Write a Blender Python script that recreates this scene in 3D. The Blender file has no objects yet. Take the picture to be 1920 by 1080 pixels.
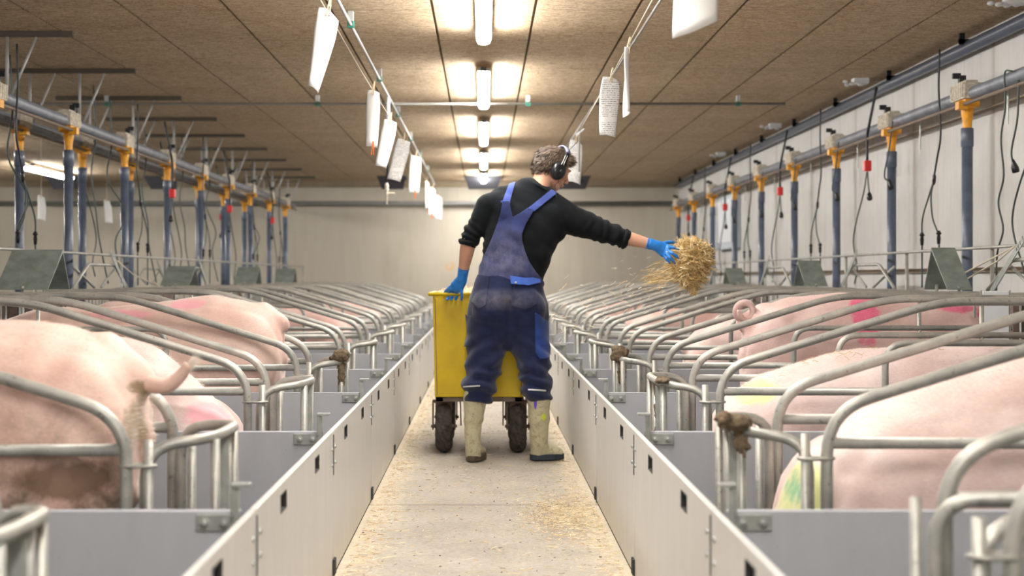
import bpy, bmesh, math, random
import numpy as np
from mathutils import Vector, Matrix, noise

random.seed(7)
C = bpy.context.scene
COL = C.collection
V = Vector
PI = math.pi

# ------------------------------------------------------------------ camera
FPX = 2667.0            # focal length in pixels of the 1920 wide frame (50 mm)
CAMZ = 1.05
VX, VY = 907.0, 520.0   # vanishing point of the aisle in the photo
cam = bpy.data.cameras.new('camera')
cam.lens = 50.0; cam.sensor_width = 36.0
cam.shift_x = (960 - VX) / 1920.0
cam.shift_y = -(540 - VY) / 1920.0
cam.dof.use_dof = True
cam.dof.focus_distance = 6.3
cam.dof.aperture_fstop = 2.8
cam.clip_end = 200
camo = bpy.data.objects.new('camera', cam)
camo.location = (0, 0, CAMZ); camo.rotation_euler = (PI / 2, 0, 0)
COL.objects.link(camo)
C.camera = camo

# ------------------------------------------------------------------ world, exposure
w = bpy.data.worlds.new('world'); C.world = w
w.use_nodes = True
w.node_tree.nodes['Background'].inputs[0].default_value = (1.0, 0.95, 0.88, 1)
w.node_tree.nodes['Background'].inputs[1].default_value = 0.05
C.view_settings.view_transform = 'Standard'
C.view_settings.look = 'None'
C.view_settings.exposure = 1.95
C.view_settings.gamma = 1.0
C.view_settings.use_curve_mapping = False
LAMP_STRENGTH = 33.0

# ------------------------------------------------------------------ layout numbers
AISLE = 0.525            # half width of the aisle
PITCH = 1.68             # pen spacing
J0 = 3.28                # first joint of the aisle panels
WALLH = 0.515
HC = 1.60                # ceiling above the camera
CEIL = CAMZ + HC
XR = 3.25
XL = -9.8
YF = 23.7
YB = -2.6
ORD = ['nearest', 'second', 'third', 'fourth', 'fifth', 'sixth', 'seventh', 'eighth', 'ninth', 'tenth', 'eleventh', 'twelfth', 'thirteenth', 'fourteenth', 'fifteenth']

def P(px, py, Y):
    """a point of the place from a pixel of the photo and its distance"""
    return V(((px - VX) * Y / FPX, Y, CAMZ - (py - VY) * Y / FPX))
def PX(px, py, X):
    """the same from a pixel and the plane x = X"""
    Y = X * FPX / (px - VX)
    return V((X, Y, CAMZ - (py - VY) * Y / FPX))

# ------------------------------------------------------------------ materials
def newmat(name):
    m = bpy.data.materials.new(name); m.use_nodes = True
    nt = m.node_tree; b = nt.nodes['Principled BSDF']
    return m, nt, b
def N(nt, typ, **kw):
    n = nt.nodes.new(typ)
    for k, v in kw.items(): setattr(n, k, v)
    return n
def ramp(nt, fac, stops):
    r = N(nt, 'ShaderNodeValToRGB')
    e = r.color_ramp.elements
    while len(e) < len(stops): e.new(0.5)
    for i, (p, c) in enumerate(stops):
        e[i].position = p; e[i].color = (*c, 1) if len(c) == 3 else c
    nt.links.new(fac, r.inputs[0]); return r.outputs[0]
def mix(nt, fac, a, b, mode='MIX'):
    m = N(nt, 'ShaderNodeMix', data_type='RGBA', blend_type=mode)
    def put(sock, v):
        if isinstance(v, (tuple, list)): sock.default_value = (*v, 1) if len(v) == 3 else v
        elif isinstance(v, (int, float)): sock.default_value = v
        else: nt.links.new(v, sock)
    put(m.inputs[0], fac); put(m.inputs[6], a); put(m.inputs[7], b)
    return m.outputs[2]
def coord(nt, kind='Object', scale=(1, 1, 1), loc=(0, 0, 0)):
    t = N(nt, 'ShaderNodeTexCoord'); mp = N(nt, 'ShaderNodeMapping')
    mp.inputs['Scale'].default_value = scale; mp.inputs['Location'].default_value = loc
    nt.links.new(t.outputs[kind], mp.inputs[0]); return mp.outputs[0]
def geo_pos(nt, scale=(1, 1, 1)):
    g = N(nt, 'ShaderNodeNewGeometry'); mp = N(nt, 'ShaderNodeMapping')
    mp.inputs['Scale'].default_value = scale
    nt.links.new(g.outputs['Position'], mp.inputs[0]); return mp.outputs[0]
def noi(nt, vec, scale, detail=4, rough=0.6, dist=0.0):
    n = N(nt, 'ShaderNodeTexNoise')
    n.inputs['Scale'].default_value = scale; n.inputs['Detail'].default_value = detail
    n.inputs['Roughness'].default_value = rough; n.inputs['Distortion'].default_value = dist
    nt.links.new(vec, n.inputs['Vector']); return n.outputs[0]
def bump(nt, b, h, strength=0.3, dist=0.01):
    n = N(nt, 'ShaderNodeBump'); n.inputs['Strength'].default_value = strength; n.inputs['Distance'].default_value = dist
    nt.links.new(h, n.inputs['Height']); nt.links.new(n.outputs[0], b.inputs['Normal'])
def math_(nt, op, a, b=None, clamp=False):
    m = N(nt, 'ShaderNodeMath', operation=op); m.use_clamp = clamp
    for i, v in enumerate((a, b)):
        if v is None: continue
        if isinstance(v, (int, float)): m.inputs[i].default_value = v
        else: nt.links.new(v, m.inputs[i])
    return m.outputs[0]
def sep(nt, vec):
    s = N(nt, 'ShaderNodeSeparateXYZ'); nt.links.new(vec, s.inputs[0]); return s.outputs

def plain(name, col, rough=0.5, metal=0.0, var=0.12, scale=8.0, bmp=0.0, spec=0.5):
    m, nt, b = newmat(name)
    v = geo_pos(nt); f = noi(nt, v, scale, 5)
    lo = tuple(c * (1 - var) for c in col); hi = tuple(min(1, c * (1 + var)) for c in col)
    nt.links.new(ramp(nt, f, [(0.3, lo), (0.7, hi)]), b.inputs['Base Color'])
    b.inputs['Roughness'].default_value = rough; b.inputs['Metallic'].default_value = metal
    b.inputs['Specular IOR Level'].default_value = spec
    if bmp: bump(nt, b, noi(nt, v, scale * 6, 3), bmp, 0.004)
    return m

M = {}
# galvanised pipe, dusty on top
m, nt, b = newmat('galvanised_pipe')
v = geo_pos(nt)
n1 = noi(nt, v, 9, 6, 0.65); n2 = noi(nt, v, 60, 4, 0.7)
c1 = ramp(nt, n1, [(0.3, (0.30, 0.305, 0.285)), (0.55, (0.44, 0.44, 0.405)), (0.75, (0.55, 0.54, 0.49))])
c2 = ramp(nt, n2, [(0.28, (0.20, 0.16, 0.11)), (0.40, (1, 1, 1))])
cc = mix(nt, 0.8, c1, c2, 'MULTIPLY')
g = N(nt, 'ShaderNodeNewGeometry'); up = sep(nt, g.outputs['Normal'])[2]
dust = math_(nt, 'MULTIPLY', math_(nt, 'SUBTRACT', up, 0.35, True), ramp(nt, n1, [(0.35, (0.2,)*3), (0.7, (1,)*3)]), True)
nt.links.new(mix(nt, dust, cc, (0.55, 0.49, 0.39)), b.inputs['Base Color'])
b.inputs['Metallic'].default_value = 0.45; b.inputs['Roughness'].default_value = 0.48
bump(nt, b, n2, 0.15, 0.002)
M['galv'] = m
M['galv_plain'] = plain('galvanised_plate', (0.40, 0.42, 0.40), 0.42, 0.5, 0.2, 25)
M['dung'] = plain('dried_dung', (0.16, 0.115, 0.07), 0.9, 0, 0.45, 40, 0.8)
def pvc(name, col, streak):
    m, nt, b = newmat(name)
    v = geo_pos(nt); vs = geo_pos(nt, (3, 3, 0.6))
    f = noi(nt, vs, 6, 5); s = noi(nt, v, 130, 2)
    base = ramp(nt, f, [(0.3, tuple(c * 0.95 for c in col)), (0.7, tuple(min(1, c * 1.03) for c in col))])
    spk = ramp(nt, s, [(0.22, streak), (0.27, (1, 1, 1))])
    z = sep(nt, v)[2]
    low = math_(nt, 'MULTIPLY', math_(nt, 'SUBTRACT', 1.0, math_(nt, 'MULTIPLY', z, 5.0), True), ramp(nt, noi(nt, v, 12, 6), [(0.35, (0.15,)*3), (0.7, (1,)*3)]), True)
    c = mix(nt, 1.0, base, spk, 'MULTIPLY')
    nt.links.new(mix(nt, math_(nt, 'MULTIPLY', low, 0.6), c, (0.50, 0.42, 0.30)), b.inputs['Base Color'])
    b.inputs['Roughness'].default_value = 0.42
    return m
M['panel'] = pvc('cream_plastic_panel', (0.62, 0.61, 0.59), (0.5, 0.4, 0.3))
M['divider'] = pvc('grey_plastic_divider', (0.43, 0.445, 0.48), (0.4, 0.35, 0.3))  # greyer than the panel, the weaker light on its faces put into colour
M['white_plastic'] = plain('white_plastic', (0.75, 0.78, 0.82), 0.4, 0, 0.05)
M['dark_gap'] = plain('gap_shade_and_rubber', (0.03, 0.03, 0.03), 0.7)  # rubber of seals and hinges, also the shade in slots and joints
M['paper'] = plain('white_paper', (0.86, 0.86, 0.85), 0.7, 0, 0.03)
M['blackpl'] = plain('black_plastic', (0.012, 0.013, 0.015), 0.28, 0, 0.2)
M['cable'] = plain('green_grey_cable', (0.055, 0.075, 0.07), 0.5)
M['cableblack'] = plain('black_cable', (0.02, 0.022, 0.025), 0.5)
M['red'] = plain('red_plastic', (0.75, 0.04, 0.04), 0.4)
M['yellowcap'] = plain('orange_yellow_plastic', (0.85, 0.38, 0.02), 0.45, 0, 0.2, 20)
M['beige'] = plain('dusty_beige_plastic', (0.58, 0.53, 0.43), 0.7, 0, 0.35, 40)
M['feedtube'] = plain('blue_grey_pvc_pipe', (0.10, 0.125, 0.18), 0.32, 0, 0.2, 14)
M['auger'] = plain('dusty_grey_pvc_pipe', (0.19, 0.205, 0.235), 0.45, 0, 0.3, 10)
M['hood'] = plain('grey_green_sheet', (0.22, 0.25, 0.225), 0.5, 0.2, 0.25, 12)
M['wood'] = plain('pale_wood', (0.62, 0.50, 0.34), 0.7, 0, 0.2, 30)
M['orange'] = plain('orange_plastic', (0.85, 0.18, 0.02), 0.4)
M['green'] = plain('green_plastic', (0.02, 0.33, 0.24), 0.4)
M['lampbody'] = plain('grey_lamp_housing', (0.45, 0.45, 0.44), 0.5)
M['string'] = plain('pale_string', (0.62, 0.56, 0.44), 0.8)
M['brown'] = plain('dark_brown_sheet', (0.14, 0.10, 0.08), 0.6, 0, 0.3, 12)
M['penfloor'] = plain('dark_slatted_floor', (0.10, 0.10, 0.095), 0.7, 0, 0.4, 10)
M['strip'] = plain('dull_ceiling_strip', (0.10, 0.085, 0.065), 0.7)
M['dullpipe'] = plain('dull_grey_conduit', (0.22, 0.21, 0.19), 0.5)
M['slate'] = plain('slate_grey_flap', (0.055, 0.055, 0.065), 0.6)
M['cabinet'] = plain('pale_blue_box', (0.50, 0.56, 0.62), 0.5)

# lamp diffuser
m, nt, b = newmat('lamp_diffuser')
b.inputs['Base Color'].default_value = (0.9, 0.9, 0.9, 1)
b.inputs['Emission Color'].default_value = (1.0, 0.975, 0.94, 1)
b.inputs['Emission Strength'].default_value = LAMP_STRENGTH
M['diffuser'] = m

# ceiling boards
m, nt, b = newmat('wood_wool_board')
v = geo_pos(nt); vs = geo_pos(nt, (1, 3.0, 1))
f1 = noi(nt, vs, 16, 8, 0.8); f2 = noi(nt, v, 55, 6, 0.8); f3 = noi(nt, v, 1.3, 3)
col = ramp(nt, f1, [(0.34, (0.33, 0.24, 0.15)), (0.5, (0.66, 0.52, 0.36)), (0.66, (0.86, 0.73, 0.55))])
col = mix(nt, 0.9, col, ramp(nt, f2, [(0.36, (0.45, 0.38, 0.32)), (0.52, (1, 1, 1))]), 'MULTIPLY')
col = mix(nt, 0.5, col, ramp(nt, f3, [(0.3, (0.7, 0.66, 0.6)), (0.7, (1, 1, 1))]), 'MULTIPLY')
xs = sep(nt, v)
# board ends every 2.4 m, staggered from strip to strip, as thin dark lines
strip = math_(nt, 'FLOOR', math_(nt, 'DIVIDE', math_(nt, 'ADD', xs[0], 0.305), 0.61))
yy = math_(nt, 'FRACT', math_(nt, 'DIVIDE', math_(nt, 'ADD', xs[1], math_(nt, 'MULTIPLY', math_(nt, 'MODULO', math_(nt, 'ABSOLUTE', strip), 2.0), 1.1)), 2.4))
line = math_(nt, 'LESS_THAN', yy, 0.006)
col = mix(nt, math_(nt, 'MULTIPLY', line, 0.5), col, (0.10, 0.07, 0.04))
nt.links.new(col, b.inputs['Base Color']); b.inputs['Roughness'].default_value = 0.95
b.inputs['Specular IOR Level'].default_value = 0.1
bump(nt, b, f2, 0.6, 0.006)
M['ceiling'] = m

# side wall: painted concrete elements with dirty vertical seams every pen
m, nt, b = newmat('painted_wall')
v = geo_pos(nt); xs = sep(nt, v)
fr = math_(nt, 'FRACT', math_(nt, 'DIVIDE', math_(nt, 'SUBTRACT', xs[1], 9.07 - 0.84), 1.68))
d = math_(nt, 'ABSOLUTE', math_(nt, 'SUBTRACT', fr, 0.5))
seam = math_(nt, 'SUBTRACT', 1.0, math_(nt, 'MULTIPLY', d, 30.0), True)
thin = math_(nt, 'LESS_THAN', math_(nt, 'ABSOLUTE', math_(nt, 'SUBTRACT', math_(nt, 'FRACT', math_(nt, 'ADD', math_(nt, 'MULTIPLY', fr, 3.0), 0.02)), 0.5)), 0.016)
drip = noi(nt, geo_pos(nt, (1, 5, 0.35)), 5, 6, 0.7)
fine = noi(nt, v, 3, 5)
col = ramp(nt, fine, [(0.3, (0.54, 0.53, 0.505)), (0.7, (0.62, 0.61, 0.59))])
col = mix(nt, 0.3, col, ramp(nt, drip, [(0.25, (0.72, 0.66, 0.58)), (0.55, (1, 1, 1))]), 'MULTIPLY')
col = mix(nt, math_(nt, 'MULTIPLY', seam, 0.45), col, (0.27, 0.22, 0.17))
col = mix(nt, math_(nt, 'MULTIPLY', thin, 0.25), col, (0.3, 0.26, 0.2))
nt.links.new(col, b.inputs['Base Color']); b.inputs['Roughness'].default_value = 0.6
M['wall'] = m
m, nt, b = newmat('beige_end_wall')
v = geo_pos(nt)
f = noi(nt, v, 0.8, 5, 0.6); f2 = noi(nt, geo_pos(nt, (4, 1, 0.5)), 2.0, 6)
col = ramp(nt, f, [(0.3, (0.46, 0.42, 0.345)), (0.7, (0.53, 0.49, 0.41))])
col = mix(nt, 0.4, col, ramp(nt, f2, [(0.3, (0.8, 0.77, 0.7)), (0.6, (1, 1, 1))]), 'MULTIPLY')
dd = N(nt, 'ShaderNodeVectorMath', operation='SUBTRACT'); nt.links.new(v, dd.inputs[0]); dd.inputs[1].default_value = tuple(P(843, 498, YF))
sc = N(nt, 'ShaderNodeVectorMath', operation='MULTIPLY'); nt.links.new(dd.outputs[0], sc.inputs[0]); sc.inputs[1].default_value = (1.2, 0, 1)
ln = N(nt, 'ShaderNodeVectorMath', operation='LENGTH'); nt.links.new(sc.outputs[0], ln.inputs[0])
rg = math_(nt, 'SUBTRACT', 1.0, math_(nt, 'MULTIPLY', math_(nt, 'ABSOLUTE', math_(nt, 'SUBTRACT', ln.outputs['Value'], 0.065)), 18.0), True)
col = mix(nt, math_(nt, 'MULTIPLY', rg, ramp(nt, noi(nt, v, 4, 2), [(0.4, (0,)*3), (0.6, (0.7,)*3)])), col, (0.62, 0.33, 0.13))
nt.links.new(col, b.inputs['Base Color']); b.inputs['Roughness'].default_value = 0.7
M['endwall'] = m

# floor: dusty concrete, bedding chaff gathered along the aisle edges
m, nt, b = newmat('concrete_floor')
v = geo_pos(nt); xs = sep(nt, v)
f1 = noi(nt, v, 3, 8, 0.65); f2 = noi(nt, v, 45, 6, 0.8); f3 = noi(nt, v, 220, 3, 0.8); f4 = noi(nt, v, 5.5, 6, 0.7, 0.5)
col = ramp(nt, f1, [(0.3, (0.36, 0.325, 0.275)), (0.7, (0.49, 0.45, 0.39))])
col = mix(nt, 0.8, col, ramp(nt, f2, [(0.3, (0.62, 0.58, 0.52)), (0.55, (1, 1, 1))]), 'MULTIPLY')
col = mix(nt, 0.8, col, ramp(nt, f3, [(0.28, (0.5, 0.43, 0.35)), (0.42, (1, 1, 1))]), 'MULTIPLY')
ax = math_(nt, 'ABSOLUTE', xs[0])
edge = math_(nt, 'MULTIPLY', math_(nt, 'SUBTRACT', math_(nt, 'ADD', ax, math_(nt, 'MULTIPLY', f4, 0.35)), 0.52, True), 4.5, True)
chaff = ramp(nt, f2, [(0.35, (0.58, 0.46, 0.27)), (0.6, (0.80, 0.69, 0.48))])
col = mix(nt, math_(nt, 'MULTIPLY', edge, 0.55), col, chaff)
cross = math_(nt, 'LESS_THAN', math_(nt, 'FRACT', math_(nt, 'DIVIDE', math_(nt, 'SUBTRACT', xs[1], 9.55), 3.0)), 0.008)
col = mix(nt, math_(nt, 'MULTIPLY', cross, 0.6), col, (0.16, 0.13, 0.1))
nt.links.new(col, b.inputs['Base Color']); b.inputs['Roughness'].default_value = 0.85
bump(nt, b, f2, 0.35, 0.004)
M['floor'] = m

# straw, each stalk its own tint
def strawmat(name, cols):
    m, nt, b = newmat(name)
    g = N(nt, 'ShaderNodeNewGeometry')
    nt.links.new(ramp(nt, g.outputs['Random Per Island'], cols), b.inputs['Base Color'])
    b.inputs['Roughness'].default_value = 0.6
    return m
M['straw'] = strawmat('straw', [(0.0, (0.38, 0.23, 0.07)), (0.35, (0.66, 0.45, 0.18)), (0.7, (0.80, 0.62, 0.30)), (1.0, (0.88, 0.76, 0.50))])
M['chaff'] = strawmat('straw_bits', [(0.0, (0.25, 0.16, 0.08)), (0.08, (0.55, 0.38, 0.18)), (0.5, (0.80, 0.67, 0.42)), (1.0, (0.92, 0.85, 0.66))])
M['shavings'] = strawmat('pale_straw', [(0.0, (0.72, 0.52, 0.28)), (0.5, (0.88, 0.76, 0.54)), (1.0, (0.95, 0.88, 0.72))])

# sow skins: pink hide with darker flanks mottling and painted marks
def skin_mat(name, tint=(1, 1, 1), marks=(), dirt=0.0):
    m, nt, b = newmat(name)
    v = geo_pos(nt)
    hair = noi(nt, geo_pos(nt, (18, 90, 60)), 3.5, 4, 0.7)
    f = noi(nt, v, 4, 5, 0.6)
    col = ramp(nt, f, [(0.25, tuple(a * t for a, t in zip((0.66, 0.44, 0.40), tint))), (0.55, tuple(a * t for a, t in zip((0.80, 0.62, 0.575), tint))), (0.8, tuple(a * t for a, t in zip((0.87, 0.74, 0.70), tint)))])
    col = mix(nt, 0.35, col, ramp(nt, hair, [(0.3, (0.72, 0.6, 0.52)), (0.6, (1, 1, 1))]), 'MULTIPLY')
    if dirt:
        dn = noi(nt, v, 6, 8, 0.75, 0.6)
        z = sep(nt, v)[2]
        lowz = math_(nt, 'MULTIPLY', math_(nt, 'SUBTRACT', 0.82, z, True), 1.6, True)
        df = math_(nt, 'MULTIPLY', ramp(nt, dn, [(0.42, (0,)*3), (0.62, (1,)*3)]), math_(nt, 'MULTIPLY', lowz, dirt), True)
        col = mix(nt, df, col, (0.13, 0.085, 0.035))
    for (c, p, r) in marks:
        dd = N(nt, 'ShaderNodeVectorMath', operation='SUBTRACT'); nt.links.new(v, dd.inputs[0]); dd.inputs[1].default_value = p
        sc = N(nt, 'ShaderNodeVectorMath', operation='DIVIDE'); nt.links.new(dd.outputs[0], sc.inputs[0]); sc.inputs[1].default_value = r
        ln = N(nt, 'ShaderNodeVectorMath', operation='LENGTH'); nt.links.new(sc.outputs[0], ln.inputs[0])
        nn = math_(nt, 'MULTIPLY', math_(nt, 'SUBTRACT', noi(nt, v, 30, 4), 0.5), 0.9)
        q = math_(nt, 'ADD', ln.outputs['Value'], nn)
        mk = math_(nt, 'MULTIPLY', math_(nt, 'SUBTRACT', 1.15, q, True), 3.0, True)
        col = mix(nt, math_(nt, 'MULTIPLY', mk, 0.82), col, c)
    nt.links.new(col, b.inputs['Base Color'])
    b.inputs['Roughness'].default_value = 0.55
    b.inputs['Sheen Weight'].default_value = 0.5; b.inputs['Sheen Tint'].default_value = (1, 0.93, 0.88, 1); b.inputs['Sheen Roughness'].default_value = 0.4
    b.inputs['Subsurface Weight'].default_value = 0.0
    bump(nt, b, hair, 0.35, 0.004)
    return m

def cloth(name, col, rough=0.9, var=0.2, scale=14, dust=None, sheen=0.25):
    m, nt, b = newmat(name)
    v = geo_pos(nt)
    f = noi(nt, v, scale, 6, 0.65); wv = noi(nt, v, 500, 2)
    c = ramp(nt, f, [(0.3, tuple(x * (1 - var) for x in col)), (0.7, tuple(x * (1 + var) for x in col))])
    if dust:
        p, r, dc, amt = dust
        dd = N(nt, 'ShaderNodeVectorMath', operation='SUBTRACT'); nt.links.new(v, dd.inputs[0]); dd.inputs[1].default_value = p
        sc = N(nt, 'ShaderNodeVectorMath', operation='DIVIDE'); nt.links.new(dd.outputs[0], sc.inputs[0]); sc.inputs[1].default_value = r
        ln = N(nt, 'ShaderNodeVectorMath', operation='LENGTH'); nt.links.new(sc.outputs[0], ln.inputs[0])
        q = math_(nt, 'MULTIPLY', math_(nt, 'SUBTRACT', 1.0, ln.outputs['Value'], True), amt * 2.2, True)
        q = math_(nt, 'MULTIPLY', q, ramp(nt, noi(nt, v, 22, 6, 0.7), [(0.35, (0.25,)*3), (0.65, (1,)*3)]), True)
        c = mix(nt, q, c, dc)
    nt.links.new(c, b.inputs['Base Color']); b.inputs['Roughness'].default_value = rough
    b.inputs['Specular IOR Level'].default_value = 0.15
    b.inputs['Sheen Weight'].default_value = sheen; b.inputs['Sheen Roughness'].default_value = 0.5
    bump(nt, b, wv, 0.25, 0.001)
    return m

# ------------------------------------------------------------------ mesh helpers
class MB:
    def __init__(self): self.v = []; self.f = []
    def add(self, vs, fs):
        o = len(self.v); self.v += [tuple(p) for p in vs]; self.f += [tuple(i + o for i in q) for q in fs]
        return self
    def box(self, a, b, M4=None):
        x0, y0, z0 = a; x1, y1, z1 = b
        vs = [V(p) for p in ((x0, y0, z0), (x1, y0, z0), (x1, y1, z0), (x0, y1, z0), (x0, y0, z1), (x1, y0, z1), (x1, y1, z1), (x0, y1, z1))]
        if M4: vs = [M4 @ p for p in vs]
        return self.add(vs, [(0, 3, 2, 1), (4, 5, 6, 7), (0, 1, 5, 4), (1, 2, 6, 5), (2, 3, 7, 6), (3, 0, 4, 7)])
    def tube(self, path, r, seg=10, caps=True, rr=None, flat=1.0):
        """round tube along a path; rr gives a radius per point"""
        path = [V(p) for p in path]; n = len(path)
        t0 = (path[1] - path[0]).normalized()
        up = V((0, 0, 1)) if abs(t0.z) < 0.9 else V((0, 1, 0))
        a = t0.cross(up).normalized()
        vs = []; fs = []
        for i, p in enumerate(path):
            if i == 0: t = path[1] - path[0]
            elif i == n - 1: t = path[-1] - path[-2]
            else: t = (path[i + 1] - path[i]).normalized() + (path[i] - path[i - 1]).normalized()
            t.normalize()
            a = (a - t * a.dot(t)).normalized(); b = t.cross(a)
            rad = rr[i] if rr else r
            for k in range(seg):
                ang = 2 * PI * k / seg
                vs.append(p + a * (rad * math.cos(ang)) + b * (rad * flat * math.sin(ang)))
        for i in range(n - 1):
            for k in range(seg):
                k2 = (k + 1) % seg
                fs.append((i * seg + k, i * seg + k2, (i + 1) * seg + k2, (i + 1) * seg + k))
        if caps:
            fs.append(tuple(range(seg - 1, -1, -1))); fs.append(tuple((n - 1) * seg + k for k in range(seg)))
        return self.add(vs, fs)
    def lathe(self, base, axis, prof, seg=16):
        """prof: (distance along the axis, radius)"""
        base = V(base); axis = V(axis).normalized()
        return self.tube([base + axis * d for d, r in prof], 0, seg, True, [max(r, 1e-4) for d, r in prof])
    def ell(self, c, r, M3=None, nu=20, nv=12):
        c = V(c); vs = []; fs = []
        for j in range(1, nv):
            th = PI * j / nv
            for i in range(nu):
                ph = 2 * PI * i / nu
                p = V((r[0] * math.sin(th) * math.cos(ph), r[1] * math.sin(th) * math.sin(ph), r[2] * math.cos(th)))
                vs.append(c + (M3 @ p if M3 else p))
        top = V((0, 0, r[2])); vs.append(c + (M3 @ top if M3 else top)); vs.append(c - (M3 @ top if M3 else top))
        it, ib = len(vs) - 2, len(vs) - 1
        for j in range(nv - 2):
            for i in range(nu):
                i2 = (i + 1) % nu
                fs.append((j * nu + i, (j + 1) * nu + i, (j + 1) * nu + i2, j * nu + i2))
        for i in range(nu):
            i2 = (i + 1) % nu
            fs.append((it, i, i2)); fs.append((ib, (nv - 2) * nu + i2, (nv - 2) * nu + i))
        return self.add(vs, fs)
    def limb(self, pts, radii, hint=(1, 0, 0), seg=20):
        """closed limb with elliptical sections: radii are (across the hint, other way); rounded ends"""
        pts = [V(p) for p in pts]
        radii = [(r, r) if isinstance(r, (int, float)) else r for r in radii]
        P_, R_ = [], []
        # densify
        for i in range(len(pts) - 1):
            for s in range(4):
                t = s / 4
                P_.append(pts[i].lerp(pts[i + 1], t)); R_.append(tuple(radii[i][q] * (1 - t) + radii[i + 1][q] * t for q in (0, 1)))
        P_.append(pts[-1]); R_.append(radii[-1])
        d0 = (P_[0] - P_[1]).normalized(); d1 = (P_[-1] - P_[-2]).normalized()
        def cap(p, r, d):
            rm = min(r)
            return [(p + d * rm * math.sin(a), (r[0] * math.cos(a), r[1] * math.cos(a))) for a in (0.5, 1.0, 1.4)]
        c0 = cap(P_[0], R_[0], d0)[::-1]; c1 = cap(P_[-1], R_[-1], d1)
        P_ = [c[0] for c in c0] + P_ + [c[0] for c in c1]; R_ = [c[1] for c in c0] + R_ + [c[1] for c in c1]
        h = V(hint); vs = []; fs = []; n = len(P_)
        for i in range(n):
            t = (P_[min(i + 1, n - 1)] - P_[max(i - 1, 0)]).normalized()
            a = (h - t * h.dot(t)).normalized(); b = t.cross(a)
            for k in range(seg):
                an = 2 * PI * k / seg
                vs.append(P_[i] + a * R_[i][0] * math.cos(an) + b * R_[i][1] * math.sin(an))
        for i in range(n - 1):
            for k in range(seg):
                k2 = (k + 1) % seg
                fs.append((i * seg + k, i * seg + k2, (i + 1) * seg + k2, (i + 1) * seg + k))
        fs.append(tuple(range(seg - 1, -1, -1))); fs.append(tuple((n - 1) * seg + k for k in range(seg)))
        return self.add(vs, fs)
    def holed(self, xs, zs, holes, y0, y1, T):
        """plate between y0 and y1 over the grid xs, zs with the cells in holes left open; T maps (x, y, z) to the place"""
        nx, nz = len(xs) - 1, len(zs) - 1
        solid = lambda i, k: 0 <= i < nx and 0 <= k < nz and (i, k) not in holes
        idx = {}; vs = []; fs = []
        def vid(i, s, k):
            if (i, s, k) not in idx:
                idx[(i, s, k)] = len(vs); vs.append(T(xs[i], (y0, y1)[s], zs[k]))
            return idx[(i, s, k)]
        for i in range(nx):
            for k in range(nz):
                if not solid(i, k): continue
                fs.append((vid(i, 0, k), vid(i + 1, 0, k), vid(i + 1, 0, k + 1), vid(i, 0, k + 1)))
                fs.append((vid(i, 1, k), vid(i, 1, k + 1), vid(i + 1, 1, k + 1), vid(i + 1, 1, k)))
                if not solid(i - 1, k): fs.append((vid(i, 0, k), vid(i, 0, k + 1), vid(i, 1, k + 1), vid(i, 1, k)))
                if not solid(i + 1, k): fs.append((vid(i + 1, 0, k), vid(i + 1, 1, k), vid(i + 1, 1, k + 1), vid(i + 1, 0, k + 1)))
                if not solid(i, k - 1): fs.append((vid(i, 0, k), vid(i, 1, k), vid(i + 1, 1, k), vid(i + 1, 0, k)))
                if not solid(i, k + 1): fs.append((vid(i, 0, k + 1), vid(i + 1, 0, k + 1), vid(i + 1, 1, k + 1), vid(i, 1, k + 1)))
        return self.add(vs, fs)
    def build(self, name, mat, parent=None, smooth=False, origin=None, bevel=0.0):
        if parent is not None: o0 = wloc(parent)
        elif origin is not None: o0 = V(origin)
        else:
            a = np.array(self.v); o0 = V((float(a[:, 0].mean()), float(a[:, 1].mean()), float(a[:, 2].min())))
        me = bpy.data.meshes.new(name)
        me.from_pydata([tuple(V(p) - o0) for p in self.v], [], self.f)
        bm = bmesh.new(); bm.from_mesh(me); bmesh.ops.recalc_face_normals(bm, faces=bm.faces); bm.to_mesh(me); bm.free()
        if smooth:
            me.shade_smooth()
        me.materials.append(mat)
        ob = bpy.data.objects.new(name, me); COL.objects.link(ob)
        if parent is not None: ob.parent = parent; ob['_w'] = tuple(o0)
        else: ob.location = o0; ob['_w'] = tuple(o0)
        if bevel:
            bv = ob.modifiers.new('bevel', 'BEVEL'); bv.width = bevel; bv.segments = 2; bv.limit_method = 'ANGLE'
        return ob
def wloc(o): return V(o['_w'])
def tag(o, label=None, cat=None, group=None, kind=None):
    if label: o['label'] = label
    if cat: o['category'] = cat
    if group: o['group'] = group
    if kind: o['kind'] = kind
    return o
def thing(name, loc, label, cat, group=None):
    o = bpy.data.objects.new(name, None); COL.objects.link(o); o.location = loc; o['_w'] = tuple(loc)
    o.empty_display_size = 0.1
    return tag(o, label, cat, group)
def copy_tree(o, delta, parent=None):
    c = o.copy(); COL.objects.link(c)
    if parent is None:
        c.location = V(o.location) + V(delta)
    else: c.parent = parent
    c['_w'] = tuple(V(o['_w']) + V(delta))
    for ch in [x for x in bpy.data.objects if x.parent == o]: copy_tree(ch, delta, c)
    return c
def bend(pts, r, n=5):
    """polyline with rounded corners"""
    pts = [V(p) for p in pts]; out = [pts[0]]
    for i in range(1, len(pts) - 1):
        a, b, c = pts[i - 1], pts[i], pts[i + 1]
        rr = min(r, (a - b).length * 0.48, (c - b).length * 0.48)
        p0 = b + (a - b).normalized() * rr; p1 = b + (c - b).normalized() * rr
        for k in range(n + 1):
            t = k / n
            out.append(p0 * (1 - t) ** 2 + b * 2 * t * (1 - t) + p1 * t ** 2)
    out.append(pts[-1]); return out
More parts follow.
